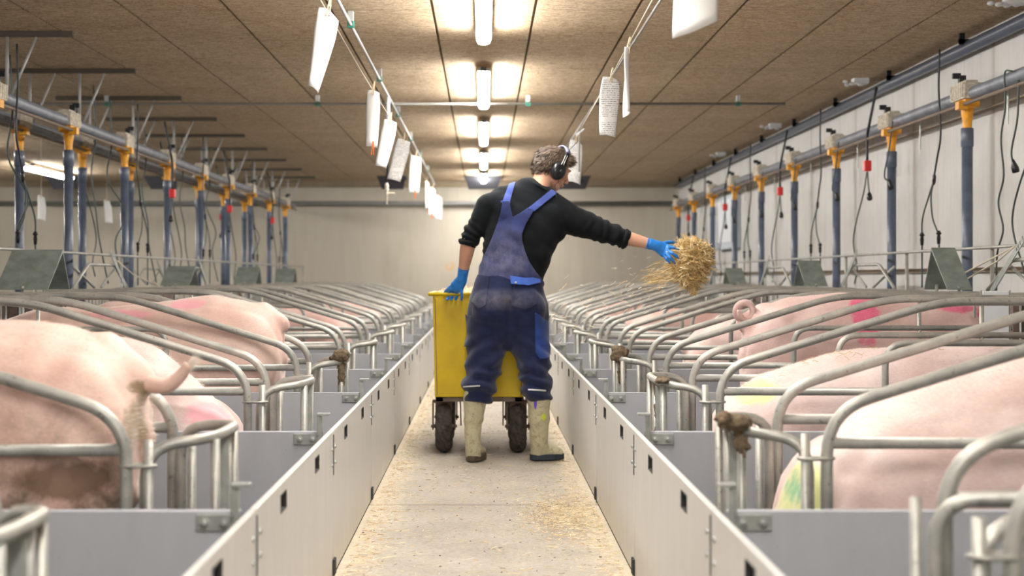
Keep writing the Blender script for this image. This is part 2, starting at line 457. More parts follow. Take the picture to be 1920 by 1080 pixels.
def spline(pts, n=8):
    pts = [V(p) for p in pts]; q = [pts[0] * 2 - pts[1]] + pts + [pts[-1] * 2 - pts[-2]]; out = []
    for i in range(1, len(q) - 2):
        for k in range(n):
            t = k / n; a, b, c, d = q[i - 1], q[i], q[i + 1], q[i + 2]
            out.append(0.5 * ((2 * b) + (c - a) * t + (2 * a - 5 * b + 4 * c - d) * t * t + (3 * b - a - 3 * c + d) * t ** 3))
    out.append(pts[-1]); return out
def bake(ob):
    bpy.context.view_layer.update()
    dg = bpy.context.evaluated_depsgraph_get()
    me = bpy.data.meshes.new_from_object(ob.evaluated_get(dg))
    mats = list(ob.data.materials)
    old = ob.data; ob.modifiers.clear(); ob.data = me
    me.name = old.name
    bpy.data.meshes.remove(old)
    if not me.materials:
        for mm in mats: me.materials.append(mm)
    return ob
def fuse(mb, name, mat, parent, voxel, smooth=6, disp=None, post=3):
    """join overlapping shapes into one continuous skin"""
    ob = mb.build(name, mat, parent)
    r = ob.modifiers.new('r', 'REMESH'); r.mode = 'VOXEL'; r.voxel_size = voxel; r.use_smooth_shade = True
    if smooth:
        s = ob.modifiers.new('s', 'SMOOTH'); s.factor = 0.5; s.iterations = smooth
    bake(ob)
    if disp: displace(ob, disp)
    if post and disp:
        s = ob.modifiers.new('s', 'SMOOTH'); s.factor = 0.5; s.iterations = post
        bake(ob)
    ob.data.shade_smooth()
    return ob
def displace(ob, fn):
    me = ob.data; o0 = wloc(ob)
    ns = [v.normal.copy() for v in me.vertices]
    for v, n in zip(me.vertices, ns):
        v.co += n * fn(v.co + o0, n)
    me.update()

# ================================================================== LAMPS
def lamp(x, y0, y1, label, group):
    H = CAMZ + 1.52
    t = thing('ceiling_lamp', (x, (y0 + y1) / 2, H), label, 'lamp', group)
    mb = MB()
    w2 = 0.046; z0 = H - 0.03; z1 = CEIL - 0.062
    # rounded trough of the diffuser
    prof = [(-w2, z1), (-w2, z0 + 0.03), (-w2 * 0.8, z0 + 0.008), (-w2 * 0.4, z0), (w2 * 0.4, z0), (w2 * 0.8, z0 + 0.008), (w2, z0 + 0.03), (w2, z1)]
    n = len(prof); vs = []; fs = []
    stations = [(y0, 0.55), (y0 + 0.03, 0.9), (y0 + 0.07, 1.0), (y1 - 0.07, 1.0), (y1 - 0.03, 0.9), (y1, 0.55)]
    for (y, s) in stations:
        for (px, pz) in prof: vs.append((x + px * s, y, z1 + (pz - z1) * s))
    for i in range(len(stations) - 1):
        for k in range(n - 1): fs.append((i * n + k, i * n + k + 1, (i + 1) * n + k + 1, (i + 1) * n + k))
    fs.append(tuple(range(n))); fs.append(tuple((len(stations) - 1) * n + k for k in range(n)))
    for i in range(len(stations) - 1): fs.append((i * n, (i + 1) * n, (i + 1) * n + n - 1, i * n + n - 1))
    mb.add(vs, fs).build('diffuser', M['diffuser'], t)
    MB().box((x - 0.050, y0 - 0.01, z1 + 0.001), (x + 0.050, y1 + 0.01, z1 + 0.022)).build('housing', M['lampbody'], t, bevel=0.004)
    for yc in (y0 + 0.3, y1 - 0.3): MB().box((x - 0.02, yc - 0.02, z1 + 0.0225), (x + 0.02, yc + 0.02, CEIL - 0.001)).build('ceiling_clip', M['lampbody'], t)
    mb = MB()
    mb.box((x - 0.02, y0 - 0.09, z1 - 0.01), (x + 0.02, y0 - 0.011, z1 + 0.02))
    mb.build('end_connector', M['blackpl'], t)
    return t
LAMP_ENDS = [2.17, 5.67, 9.17, 12.67, 16.2, 19.75, 23.25]
for i, ye in enumerate(LAMP_ENDS):
    if i < 2: lb = 'tube lamp over the centre aisle above the top picture edge, %s' % ('nearest the camera', 'second nearest')[i]
    else: lb = '%s of the five lit tube lamps in view over the centre aisle' % ['largest and nearest', 'second nearest', 'middle', 'second smallest', 'smallest and farthest'][i - 2]
    lamp(0.0, ye - 2.05, ye, lb, 'tube lamps over the centre aisle')
lamp(0.0, -1.9, -0.2, 'tube lamp over the centre aisle behind the camera', 'tube lamps over the centre aisle')
for i, (ya, yb) in enumerate([(4.0, 6.1), (11.0, 13.1), (15.2, 17.2), (19.7, 21.9)]):
    lb = 'lit tube lamp over the far left aisle, %s' % ['nearest the camera, outside the view', 'left of the view', 'just past the left edge beside the feed pipes', 'farthest, seen slanting between the blue-grey downpipes']
    lb = ['lit tube lamp over the far left aisle, nearest the camera, outside the view', 'lit tube lamp over the far left aisle, second, left of the view', 'lit tube lamp over the far left aisle, third, at the left edge of the view', 'lit tube lamp over the far left aisle, seen slanting between blue-grey downpipes'][i]
    lamp(-6.35, ya, yb, lb, 'tube lamps over the far left aisle')

# ================================================================== ROOM
def struct(ob): ob['kind'] = 'structure'; return ob
def slab(name, a, b, mat): return struct(MB().box(a, b).build(name, mat))
slab('floor', (XL, YB, -0.1), (XR, YF, 0), M['floor'])
slab('wall_right', (XR, YB - 0.1, -0.1), (XR + 0.15, YF + 0.1, CEIL + 0.1), M['wall'])
slab('wall_left', (XL - 0.15, YB - 0.1, -0.1), (XL, YF + 0.1, CEIL + 0.1), M['wall'])
slab('wall_far', (XL, YF, -0.1), (XR, YF + 0.15, CEIL + 0.1), M['endwall'])
slab('wall_near', (XL, YB - 0.15, -0.1), (XR, YB, CEIL + 0.1), M['endwall'])
slab('floor_left', (XL + 0.01, YB + 0.01, 0.0), (-AISLE - 0.033, YF - 0.01, 0.006), M['penfloor'])
slab('floor_right', (AISLE + 0.033, YB + 0.01, 0.0), (XR - 0.01, YF - 0.01, 0.006), M['penfloor'])
# ceiling: strips of wood wool board with open joints between them
mb = MB(); mb2 = MB()
x = -0.305
edges = []
while x < XR: edges.append(x); x += 0.61
x = -0.305 - 0.61
while x > XL: edges.insert(0, x); x -= 0.61
edges = [XL] + edges + [XR]
for a, b in zip(edges[:-1], edges[1:]):
    if b - a > 0.03: mb.box((a + 0.009, YB, CEIL), (b - 0.009, YF, CEIL + 0.03))
struct(mb.build('ceiling', M['ceiling']))
mj = plain('dark_joint', (0.13, 0.09, 0.05), 0.9)
slab('trim_1', (XL, YB, CEIL + 0.012), (XR, YF, CEIL + 0.1), mj).name = 'trim_1'
# far wall: upper ledge, dark rail and pale skirting below it
slab('trim_2', (XL, YF - 0.06, CEIL - 0.10), (XR, YF, CEIL - 0.001), plain('brown_ledge', (0.30, 0.24, 0.16), 0.8))
slab('trim_3', (XR - 0.03, YB, 1.085), (XR, YF - 0.1, 1.115), plain('brown_wall_strip', (0.34, 0.28, 0.21), 0.8))
tag(MB().tube([(XL + 0.1, YF - 0.10, CAMZ + 1.225), (XR - 0.02, YF - 0.10, CAMZ + 1.225)], 0.038, 12).build('wall_pipe', plain('dark_grey_pipe', (0.16, 0.16, 0.155), 0.5), smooth=True),
    'dark grey pipe running across the whole end wall under the hatches', 'pipe')
# ceiling air inlets in front of the end wall
for (x0, x1, lb) in [(-5.35, -4.82, 'dark ceiling air hatch at the end wall, far left behind the downpipes'),
                     (-1.68, -1.22, 'dark ceiling air hatch at the end wall, beside the left row of hanging papers'),
                     (-0.30, 0.28, 'dark ceiling air hatch at the end wall, above the yellow cart'),
                     (1.12, 1.68, 'dark ceiling air hatch at the end wall, right of the worker\'s face'),
                     (-6.9, -6.4, 'dark ceiling air hatch at the end wall, leftmost beside the slanting lamp')]:
    yb = 22.6
    t = thing('air_hatch', ((x0 + x1) / 2, yb, CEIL - 0.2), lb, 'air vent', 'dark air hatches at the end wall')
    mb = MB()
    mb.add([(x0, yb - 0.25, CEIL - 0.002), (x1, yb - 0.25, CEIL - 0.002), (x1 - 0.06, yb, CEIL - 0.2), (x0 + 0.06, yb, CEIL - 0.2),
            (x0, yb - 0.24, CEIL - 0.001), (x1, yb - 0.24, CEIL - 0.001), (x1 - 0.06, yb + 0.02, CEIL - 0.19), (x0 + 0.06, yb + 0.02, CEIL - 0.19)],
           [(0, 1, 2, 3), (4, 7, 6, 5), (0, 4, 5, 1), (1, 5, 6, 2), (2, 6, 7, 3), (3, 7, 4, 0)])
    mb.build('flap', M['slate'], t)
    mb = MB()
    for xx in (x0, x1 - 0.02): mb.box((xx, yb - 0.25, CEIL - 0.03), (xx + 0.02, yb + 0.3, CEIL - 0.002))
    mb.box((x0 + 0.02, yb + 0.28, CEIL - 0.03), (x1 - 0.02, yb + 0.3, CEIL - 0.002))
    mb.build('frame', M['slate'], t)
# stain on the far wall
# ---- conduits under the ceiling
tag(MB().tube([(XR - 0.07, YB + 0.2, CAMZ + 1.51), (XR - 0.07, YF - 0.2, CAMZ + 1.51)], 0.042, 12).build('cable_duct', M['feedtube'], smooth=True),
    'blue-grey pipe running along the top of the right wall under the ceiling', 'pipe')
for i in range(13):
    y = 2.6 + 1.68 * i
    mb = MB().box((XR - 0.135, y - 0.012, CAMZ + 1.53), (XR - 0.10, y + 0.012, CEIL - 0.001)).box((XR - 0.135, y - 0.012, CAMZ + 1.52), (XR - 0.02, y + 0.012, CAMZ + 1.56))
    tag(mb.build('pipe_bracket', M['blackpl']), 'small black hook bracket on the pipe atop the right wall, %s from the camera' % ORD[i], 'bracket', 'hook brackets of the right ceiling pipe')
tag(MB().tube([(XR - 0.03, YB + 0.2, CAMZ + 1.08), (XR - 0.03, YF - 0.2, CAMZ + 1.08)], 0.011, 8).build('wall_conduit', plain('brown_rod', (0.27, 0.22, 0.16), 0.6), smooth=True),
    'thin brown conduit along the right wall behind the feed pipe', 'pipe')
tag(MB().tube([(XL + 0.2, 12.5, CAMZ + 1.525), (XR - 0.6, 12.5, CAMZ + 1.525)], 0.012, 8).build('conduit', M['dullpipe'], smooth=True),
    'thin grey conduit crossing the ceiling from side to side', 'pipe')
def clamp(x, y, rod_z, lb, grp, col='green'):
    t = thing('conduit_clamp', (x, y, rod_z), lb, 'clamp', grp)
    MB().box((x - 0.018, y - 0.02, rod_z + 0.018), (x + 0.018, y + 0.02, CEIL - 0.001)).build('base', M['lampbody'], t, bevel=0.003)
    mb = MB(); mb.box((x - 0.02, y - 0.016, rod_z - 0.016), (x - 0.013, y + 0.016, rod_z + 0.019)).box((x + 0.013, y - 0.016, rod_z - 0.016), (x + 0.02, y + 0.016, rod_z + 0.019)).box((x - 0.02, y - 0.016, rod_z - 0.02), (x + 0.02, y + 0.016, rod_z - 0.013))
    mb.build('jaw', M[col], t)
for (px, lb) in [(595, 'left of the hanging papers'), (990, 'just right of the second lamp'), (1384, 'right, nearest the right wall'), (200, 'far left above the feed pipe')]:
    clamp((px - VX) * 12.5 / FPX, 12.5, CAMZ + 1.525, 'grey clamp with green jaw on the crossing conduit, %s' % lb, 'clamps of the crossing conduit')
# ---- the two long rails beside the paper strings
for s, nm in ((-1, 'left'), (1, 'right')):
    xr = -0.80 if s < 0 else 0.97
    zr = CAMZ + 1.52
    tag(MB().tube([(xr, YB + 0.2, zr), (xr, 12.42, zr), (xr, YF - 0.4, zr)], 0.010 if s < 0 else 0.008, 8).build('conduit', M['lampbody'] if s < 0 else M['dullpipe'], smooth=True),
        'long %s conduit under the ceiling beside the %s row of papers' % ('pale' if s < 0 else 'thin grey', nm), 'pipe')
    if s < 0:
        for i, y in enumerate([8.55, 10.9, 13.3, 15.6, 17.9, 20.3]):
            clamp(xr, y, zr, 'grey and green clamp on the white conduit, %s along the left papers' % ORD[i], 'clamps of the white conduit')

# ================================================================== AISLE PANELS and PEN DIVIDERS
SIDES = ((-1, 'left'), (1, 'right'))
def aisle_panel(k, s, nm):
    ya = J0 + PITCH * k + 0.006; yb = ya + PITCH - 0.012
    xi = s * AISLE; xo = s * (AISLE + 0.016)
    t = thing('aisle_panel', (s * (AISLE + 0.008), (ya + yb) / 2, 0), 'cream plastic panel with two slots, %s aisle side, %s from the camera' % (nm, ORD[k + 1]), 'panel', 'panels along the %s of the aisle' % nm)
    ys = [ya, ya + 0.39, ya + 0.50, ya + 1.14, ya + 1.25, yb]; zs = [0.012, 0.438, 0.486, WALLH]
    mb = MB().holed(ys, zs, {(1, 1), (3, 1)}, xi, xo, lambda a, b, c: V((b, a, c)))
    mb.build('board', M['panel'], t, bevel=0.0015)
    for yc in (ya + 0.445, ya + 1.195):
        lo, hi = min(xi, xo) - 0.001, max(xi, xo) + 0.001; mb = MB()
        mb.box((lo, yc - 0.0545, 0.4385), (hi, yc - 0.0505, 0.4855)); mb.box((lo, yc + 0.0505, 0.4385), (hi, yc + 0.0545, 0.4855))
        mb.box((lo, yc - 0.0505, 0.4385), (hi, yc + 0.0505, 0.441)); mb.box((lo, yc - 0.0505, 0.483), (hi, yc + 0.0505, 0.4855))
        mb.build('slot_shade', M['dark_gap'], t)  # dark ring added in the slot to stand for the shade inside
    mb = MB(); mb.box((min(xi, xo) + 0.003, ya + 0.01, 0.0), (max(xi, xo) - 0.003, yb - 0.01, 0.0115)).build('bottom_seal', M['dark_gap'], t)
    xx = xi - s * 0.0005
    for (y, z0, z1) in ((ya + 0.010, 0.015, 0.07), (yb - 0.010, 0.015, 0.07)):
        m2 = MB().box((min(xx, xx - s * 0.008), y - 0.009, z0), (max(xx, xx - s * 0.008), y + 0.009, z1)); m2.build('hinge', M['dark_gap'], t)
    for (y) in (ya + 0.045, yb - 0.045):
        for z in (0.455, 0.40): MB().lathe((xx, y, z), (-s, 0, 0), [(0, 0.007), (0.004, 0.007), (0.006, 0.004)], 8).build('bolt', M['galv_plain'], t)
    m2 = MB().box((min(xi, xi - s * 0.002), ya - 0.002, 0.36), (max(xi, xi - s * 0.002), ya + 0.008, 0.50)); m2.build('joint_shade', M['dark_gap'], t)  # dark strip standing for the shaded gap between two boards
for k in range(-1, 12):
    for s, nm in SIDES: aisle_panel(k, s, nm)

def divider(k, s, nm):
    y = J0 + PITCH * k
    x0 = s * (AISLE + 0.036); x1 = s * 2.95
    t = thing('pen_divider', (s * 1.7, y, 0), 'grey plastic board between two pens, %s side, %s from the camera' % (nm, ORD[k]), 'divider', 'grey dividers between the %s pens' % nm)
    MB().box((min(x0, x1), y - 0.015, 0.01), (max(x0, x1), y + 0.015, WALLH - 0.002)).build('board', M['divider'], t, bevel=0.002)
    mb = MB()
    a, b = s * 0.575, s * 0.66
    mb.box((min(a, b), y - 0.021, 0.468), (max(a, b), y - 0.0155, 0.507))
    br = mb.build('bracket', M['galv_plain'], t, bevel=0.002)
    for q in (0.595, 0.64):
        mb = MB().lathe((s * q, y - 0.0212, 0.487), (0, -1, 0), [(0, 0.012), (0.003, 0.012), (0.0035, 0.007), (0.009, 0.007), (0.010, 0.004)], 12)
        mb.build('bolt', M['galv_plain'], br)
    mb = MB()
    a, b = s * 0.560, s * 0.578
    mb.box((min(a, b), y - 0.029, 0.46), (max(a, b), y - 0.020, 0.577))
    c, d = s * 0.535, s * 0.578
    mb.box((min(c, d), y - 0.038, 0.570), (max(c, d), y - 0.002, 0.579))
    a, b = s * 0.572, s * 0.578
    mb.box((min(a, b), y - 0.035, 0.50), (max(a, b), y - 0.005, 0.573))
    mb.build('latch_hook', M['galv_plain'], t, bevel=0.0015)
for k in range(0, 12):
    for s, nm in SIDES: divider(k, s, nm)

# ================================================================== FARROWING CRATES
R = 0.0165
def crate(k, s, nm, yn, yf, label):
    t = thing('farrowing_crate', (s * 0.9, (yn + yf) / 2, 0), label, 'crate', 'galvanised crates in the %s pens' % nm)
    X = lambda v: s * v
    for y, hb in ((yn, 0.0), (yf, 0.012)):
        mb = MB().tube(bend([(X(0.9), y, 0.0), (X(0.9), y, 0.70), (X(1.74), y, 0.958), (X(2.80), y, 0.958), (X(2.80), y, 0.0)], 0.12, 7), R, 12)
        mb.build('side_frame', M['galv'], t, True)
        sg = 1 if y == yn else -1
        MB().tube([(X(0.914), y, 0.615), (X(2.785), y, 0.615)], 0.0155, 12).build('side_rail', M['galv'], t, True)
        MB().tube([(X(0.914), y, 0.33), (X(2.785), y, 0.33)], 0.0155, 10).build('side_rail', M['galv'], t, True)
        MB().tube(bend([(X(1.53), y, 0.345), (X(1.53), y, 0.80), (X(2.785), y, 0.80)], 0.09, 6), 0.0135, 10).build('middle_rail', M['galv'], t, True)
        MB().tube([(X(2.15), y, 0.345), (X(2.15), y, 0.945)], 0.010, 8).build('upright', M['galv'], t, True)
    # rear gate: a bow reaching towards the aisle with uprights and a flat bar
    gx = {(1, -1): 1.04, (-1, -1): 0.775}.get((s, k), 0.70)
    yg0 = yn + 0.055; yg1 = yf - 0.055; zt = 0.635
    bow = bend([(X(0.865), yg0, 0.0), (X(0.865), yg0, zt - 0.02), (X(gx), yg0 + 0.05, zt), (X(gx - 0.015), (yg0 + yg1) / 2 - 0.01, zt + 0.004), (X(gx), yg1 - 0.05, zt), (X(0.865), yg1, zt - 0.01), (X(0.865), yg1, 0.0)], 0.085, 5)
    gate = MB().tube(bow, 0.0150, 12).build('rear_gate', M['galv'], t, True)
    for yy, rr, mt in ((yg0 + 0.075, 0.0125, 'galv'), ((yg0 + yg1) / 2 + 0.03, 0.0125, 'galv'), (yg1 - 0.075, 0.0115, 'galv')):
        MB().tube([(X(gx), yy, 0.0), (X(gx), yy, zt - 0.006)], rr, 10).build('gate_bar', M[mt], gate, True)
    yy = yg0 + 0.16
    a, b = X(gx - 0.02), X(gx + 0.026)
    MB().box((min(a, b), yy - 0.003, 0.0), (max(a, b), yy + 0.003, zt - 0.015)).build('flat_bar', M['galv_plain'], gate, bevel=0.001)
    # hinge post and ring
    MB().tube([(X(0.845), yn + 0.005, 0.0), (X(0.845), yn + 0.005, 0.64)], 0.0125, 12).build('hinge_post', M['galv'], t, True)
    mb = MB()
    ring = []
    for q in range(17):
        an = 2 * PI * q / 16
        ring.append((X(0.872) + 0.047 * math.cos(an), yn + 0.003 + 0.021 * math.sin(an), 0.575))
    mb.tube(ring, 0.005, 6, False).build('ring_clip', M['galv'], t, True)
    MB().tube([(X(0.845), yf, 0.0), (X(0.845), yf, 0.62)], 0.0125, 12).build('hinge_post', M['galv'], t, True)
    mb = MB().box((min(X(2.80), X(2.79)), yn, 0.60), (max(X(2.80), X(2.79)), yf, 0.63)); mb.build('front_bar', M['galv_plain'], t)
    return t, gate
CR = {('right', -1): (2.42, 2.78), ('right', 0): (3.73, 4.36), ('right', 1): (5.42, 6.14), ('right', 2): (7.02, 7.74), ('right', 3): (8.80, 9.45),
      ('left', -1): (2.14, 2.62), ('left', 0): (3.58, 4.12), ('left', 1): (5.42, 5.90), ('left', 2): (6.86, 7.36), ('left', 3): (8.86, 9.25)}
crates = {}
for k in range(-1, 12):
    for s, nm in SIDES:
        rng = random.Random(k * 7 + s)
        jn = J0 + PITCH * k
        yn, yf = CR.get((nm, k), (jn + 0.42 + rng.uniform(-0.06, 0.08), jn + 0.98 + rng.uniform(-0.05, 0.08)))
        crates[(nm, k)] = crate(k, s, nm, yn, yf, 'galvanised tube crate with bowed rear gate, %s side of the aisle, %s from the camera' % (nm, ORD[k + 1])) + (yn, yf)

# dung caked on some gates
def dung(pts, lb, seed):
    rng = random.Random(seed)
    mb = MB()
    for (p, r) in pts:
        mb.ell(p, r)
        for q in range(7):
            a = V((rng.uniform(-1, 1), rng.uniform(-1, 1), rng.uniform(-1, 1))).normalized()
            rr = min(r)
            mb.ell(V(p) + V((a.x * r[0], a.y * r[1], a.z * r[2])) * 0.8, (rr * 0.5,) * 3, None, 10, 6)
    ob = fuse(mb, 'dung_lump', M['dung'], None, 0.004, 2, lambda p, n: noise.noise(p * 60) * 0.007 + noise.noise(p * 150) * 0.004, 0)
    return tag(ob, lb, 'dung')
g = crates[('right', 0)]; y0 = g[2] + 0.13
dung([(V((0.685, y0, 0.655)), (0.035, 0.05, 0.022)), (V((0.650, y0 - 0.02, 0.668)), (0.022, 0.03, 0.02)), (V((0.72, y0 + 0.1, 0.645)), (0.025, 0.05, 0.02)), (V((0.70, y0, 0.60)), (0.02, 0.02, 0.04))], 'brown dung caked on the gate bow of the nearest right crate in view', 1)
g = crates[('right', 1)]
dung([(V((0.70, g[2] + 0.28, 0.52)), (0.016, 0.018, 0.06)), (V((0.70, g[2] + 0.28, 0.42)), (0.019, 0.02, 0.04)), (V((0.70, g[2] + 0.14, 0.648)), (0.03, 0.05, 0.010))], 'brown dung run down a gate bar, right crate behind the green-marked sow', 2)
g = crates[('right', 2)]
dung([(V((0.69, g[2] + 0.20, 0.66)), (0.040, 0.045, 0.045)), (V((0.70, g[2] + 0.2, 0.56)), (0.02, 0.02, 0.06))], 'round brown dung clump on a gate corner right of the worker\'s legs', 3)
g = crates[('left', 2)]
dung([(V((-0.70, g[2] + 0.13, 0.665)), (0.040, 0.05, 0.032)), (V((-0.70, g[2] + 0.13, 0.58)), (0.017, 0.017, 0.08)), (V((-0.735, g[2] + 0.15, 0.65)), (0.03, 0.04, 0.018))], 'brown dung clump on a gate corner left of the yellow cart', 4)

# white plates and dark feeder fronts at the head of each crate, troughs
for k in range(-1, 12):
    for s, nm in SIDES:
        g = crates[(nm, k)]; yn, yf = g[2], g[3]
        y = yf + 0.10
        if s > 0 or k > 0:
            pass
        t = thing('feed_trough', (s * 2.62, (yn + yf) / 2, 0), 'brown feed trough with tube grate at the head of the %s %s crate' % (ORD[k + 1], nm), 'trough', 'feed troughs of the %s crates' % nm)
        a, b = s * 2.50, s * 2.76
        mb = MB()
        ya, yb = yn + 0.03, yf - 0.03
        mb.add([(a, ya, 0.0), (b, ya, 0.0), (b, yb, 0.0), (a, yb, 0.0), (a, ya, 0.30), (b, ya, 0.93), (b, yb, 0.93), (a, yb, 0.30), (a + s * 0.02, ya + 0.01, 0.30), (b - s * 0.02, ya + 0.01, 0.90), (b - s * 0.02, yb - 0.01, 0.90), (a + s * 0.02, yb - 0.01, 0.30), ((a + b) / 2, ya + 0.03, 0.12), (b - s * 0.03, ya + 0.03, 0.12), (b - s * 0.03, yb - 0.03, 0.12), ((a + b) / 2, yb - 0.03, 0.12)],
               [(0, 3, 2, 1), (0, 1, 5, 4), (1, 2, 6, 5), (2, 3, 7, 6), (3, 0, 4, 7), (4, 5, 9, 8), (5, 6, 10, 9), (6, 7, 11, 10), (7, 4, 8, 11), (8, 9, 13, 12), (9, 10, 14, 13), (10, 11, 15, 14), (11, 8, 12, 15), (12, 13, 14, 15)])
        mb.build('basin', M['brown'], t)
        mb = MB()
        for q in range(5):
            yy = ya + (yb - ya) * q / 4
            mb.tube([(s * 2.49, yy, 0.32), (s * 2.49, yy, 0.94)], 0.006, 6)
        mb.tube([(s * 2.49, ya, 0.94), (s * 2.49, yb, 0.94)], 0.006, 6)
        mb.build('grate', M['galv_plain'], t)

# plates standing on the divider line beside the troughs
yq = J0 + PITCH * 2
t = thing('front_plate', (2.39, yq, WALLH), 'upright white plastic plate on the grey divider at the right picture edge', 'panel')
MB().box((2.33, yq - 0.008, WALLH), (2.45, yq + 0.008, 0.985)).build('plate', M['white_plastic'], t, bevel=0.003)
for xx in (2.322, 2.457): MB().tube([(xx, yq, WALLH), (xx, yq, 0.99)], 0.004, 6).build('rod', M['galv_plain'], t)
for s, nm, kd, xa, xb in ((1, 'right', 2, 2.47, 2.92), (-1, 'left', 3, 2.52, 2.90)):
    yq = J0 + PITCH * kd
    t = thing('trough_screen', (s * (xa + xb) / 2, yq, WALLH), 'dark brown barred screen beside the trough at the %s picture edge' % nm, 'screen')
    MB().box((min(s * xa, s * xb), yq - 0.006, WALLH), (max(s * xa, s * xb), yq + 0.006, 0.93)).build('sheet', M['brown'], t)
    for q in range(5):
        xx = s * (xa + 0.03 + q * (xb - xa - 0.06) / 4)
        MB().tube([(xx, yq - 0.016, WALLH), (xx, yq - 0.016, 0.95)], 0.006, 6).build('bar', M['galv_plain'], t, True)
    MB().tube([(s * xa, yq - 0.016, 0.955), (s * xb, yq - 0.016, 0.955)], 0.009, 6).build('top_bar', M['galv_plain'], t, True)

# ================================================================== HOODS and SCISSOR FRAMES over the pen fronts
def hood(s, x0, x1, ya, ztop, lb):
    """bent sheet standing like a tent on the crate rails"""
    zb = 0.978; a, b = s * x0, s * x1; y1 = ya - 0.30; y2 = ya + 0.14; th = 0.006
    mb = MB()
    pts = [(y1, zb), (ya, ztop), (y2, zb), (y2 - th * 1.5, zb), (ya, ztop - th * 3), (y1 + th * 1.5, zb)]
    vs = [(a, y, z) for y, z in pts] + [(b, y, z) for y, z in pts]
    n = 6
    fs = [(i, (i + 1) % n, (i + 1) % n + n, i + n) for i in range(n)]
    fs += [(0, 1, 4, 5), (1, 2, 3, 4), (n + 0, n + 5, n + 4, n + 1), (n + 1, n + 4, n + 3, n + 2)]
    ob = mb.add(vs, fs).build('sheet_hood', M['hood'])
    tag(ob, lb, 'hood', 'bent sheet hoods on the crate fronts'); xm = (a + b) / 2
    MB().tube([(xm, y1 + 0.02, 0.0), (xm, y1 + 0.02, zb + 0.02)], 0.01, 8).build('leg', M['galv'], ob, True)
    MB().tube([(xm, y2 - 0.02, 0.0), (xm, y2 - 0.02, zb + 0.03)], 0.01, 8).build('leg', M['galv'], ob, True)
hood(1, 2.63, 2.77, 8.36, 1.225, 'bent grey-green sheet hood on the right crates, nearest and largest')
hood(1, 2.58, 2.76, 11.7, 1.19, 'bent grey-green sheet hood on the right crates, second, right of the thrown straw')
hood(1, 2.58, 2.76, 15.2, 1.15, 'bent grey-green sheet hood on the right crates, third, touching the thrown straw')
hood(-1, 2.50, 2.80, 8.45, 1.215, 'bent grey-green sheet hood on the left crates, nearest at the picture edge')
hood(-1, 2.55, 2.80, 12.6, 1.15, 'bent grey-green sheet hood on the left crates, second')
hood(-1, 2.55, 2.80, 16.2, 1.17, 'bent grey-green sheet hood on the left crates, third')
hood(-1, 2.55, 2.80, 19.3, 1.17, 'bent grey-green sheet hood on the left crates, fourth and smallest')

def scissor(s, ya, yb, x, lb, grp):
    t = thing('tube_frame', (s * x, (ya + yb) / 2, 0.95), lb, 'frame', grp)
    z0, z1 = 0.975, 1.145
    X = s * x
    MB().tube(bend([(X, ya, z0), (X, ya + 0.38, z1), (X, yb - 0.38, z1), (X, yb, z0)], 0.06, 4), 0.012, 8).build('bow', M['galv'], t, True)
    MB().tube([(X + s * 0.03, ya + 0.1, z1 - 0.02), (X + s * 0.03, ya + 0.65, z0)], 0.010, 8).build('brace', M['galv'], t, True)
    MB().tube([(X + s * 0.03, yb - 0.65, z0), (X + s * 0.03, yb - 0.25, z1 - 0.02)], 0.010, 8).build('brace', M['galv'], t, True)
    for yq in (ya, yb): MB().tube([(X, yq, 0.0), (X, yq, z0 - 0.001)], 0.012, 8).build('leg', M['galv'], t, True)
    # perforated arm
    L = 0.55; p0 = V((X - s * 0.03, yb - 0.15, 0.97)); dr = V((0, -0.70, 0.42)).normalized(); nr = V((0, 0.42, 0.70)).normalized()
    us = [0]; hs = set()
    for q in range(3):
        c = L - 0.10 + q * 0.032
        us += [c - 0.009, c + 0.009]; hs.add((len(us) - 2, 1))
    us.append(L)
    mb = MB().holed(us, [-0.02, -0.010, 0.010, 0.02], hs, -0.0025, 0.0025, lambda a, b, c: p0 + dr * a + nr * c + V((b, 0, 0)))
    mb.build('perforated_arm', M['galv_plain'], t)
for i, k in enumerate((2, 4, 6, 8, 10)):
    for s, nm in SIDES:
        ya = J0 + PITCH * k + 0.05
        scissor(s, ya, ya + 1.5, 2.9, 'low trapezoid tube frame with perforated arm, %s pens, %s from the camera' % (nm, ORD[i]), 'tube frames over the %s pens' % nm)
for i, k in enumerate((3, 5, 7)):
    ya = J0 + PITCH * k + 0.05
    scissor(-1, ya, ya + 1.5, 3.7, 'low trapezoid tube frame in the back row behind the left pens, %s' % ORD[i], 'tube frames in the back left row')
# long thin bar above the pen fronts
for s, nm in SIDES:
    x = s * 2.95
    mb = MB().tube([(x, YB + 0.3, 1.225), (x, YF - 0.4, 1.225)], 0.0095, 8)
    t = thing('front_rail', (x, 10, 0), 'thin galvanised rail running the length of the %s pens above the troughs' % nm, 'rail')
    mb.build('rail', M['galv'], t, True)
    for k in range(-1, 13):
        y = min(J0 + PITCH * k, YF - 0.3)
        MB().tube([(x + s * 0.025, y, 0.0), (x + s * 0.025, y, 1.235)], 0.012, 8).build('post', M['galv'], t, True)

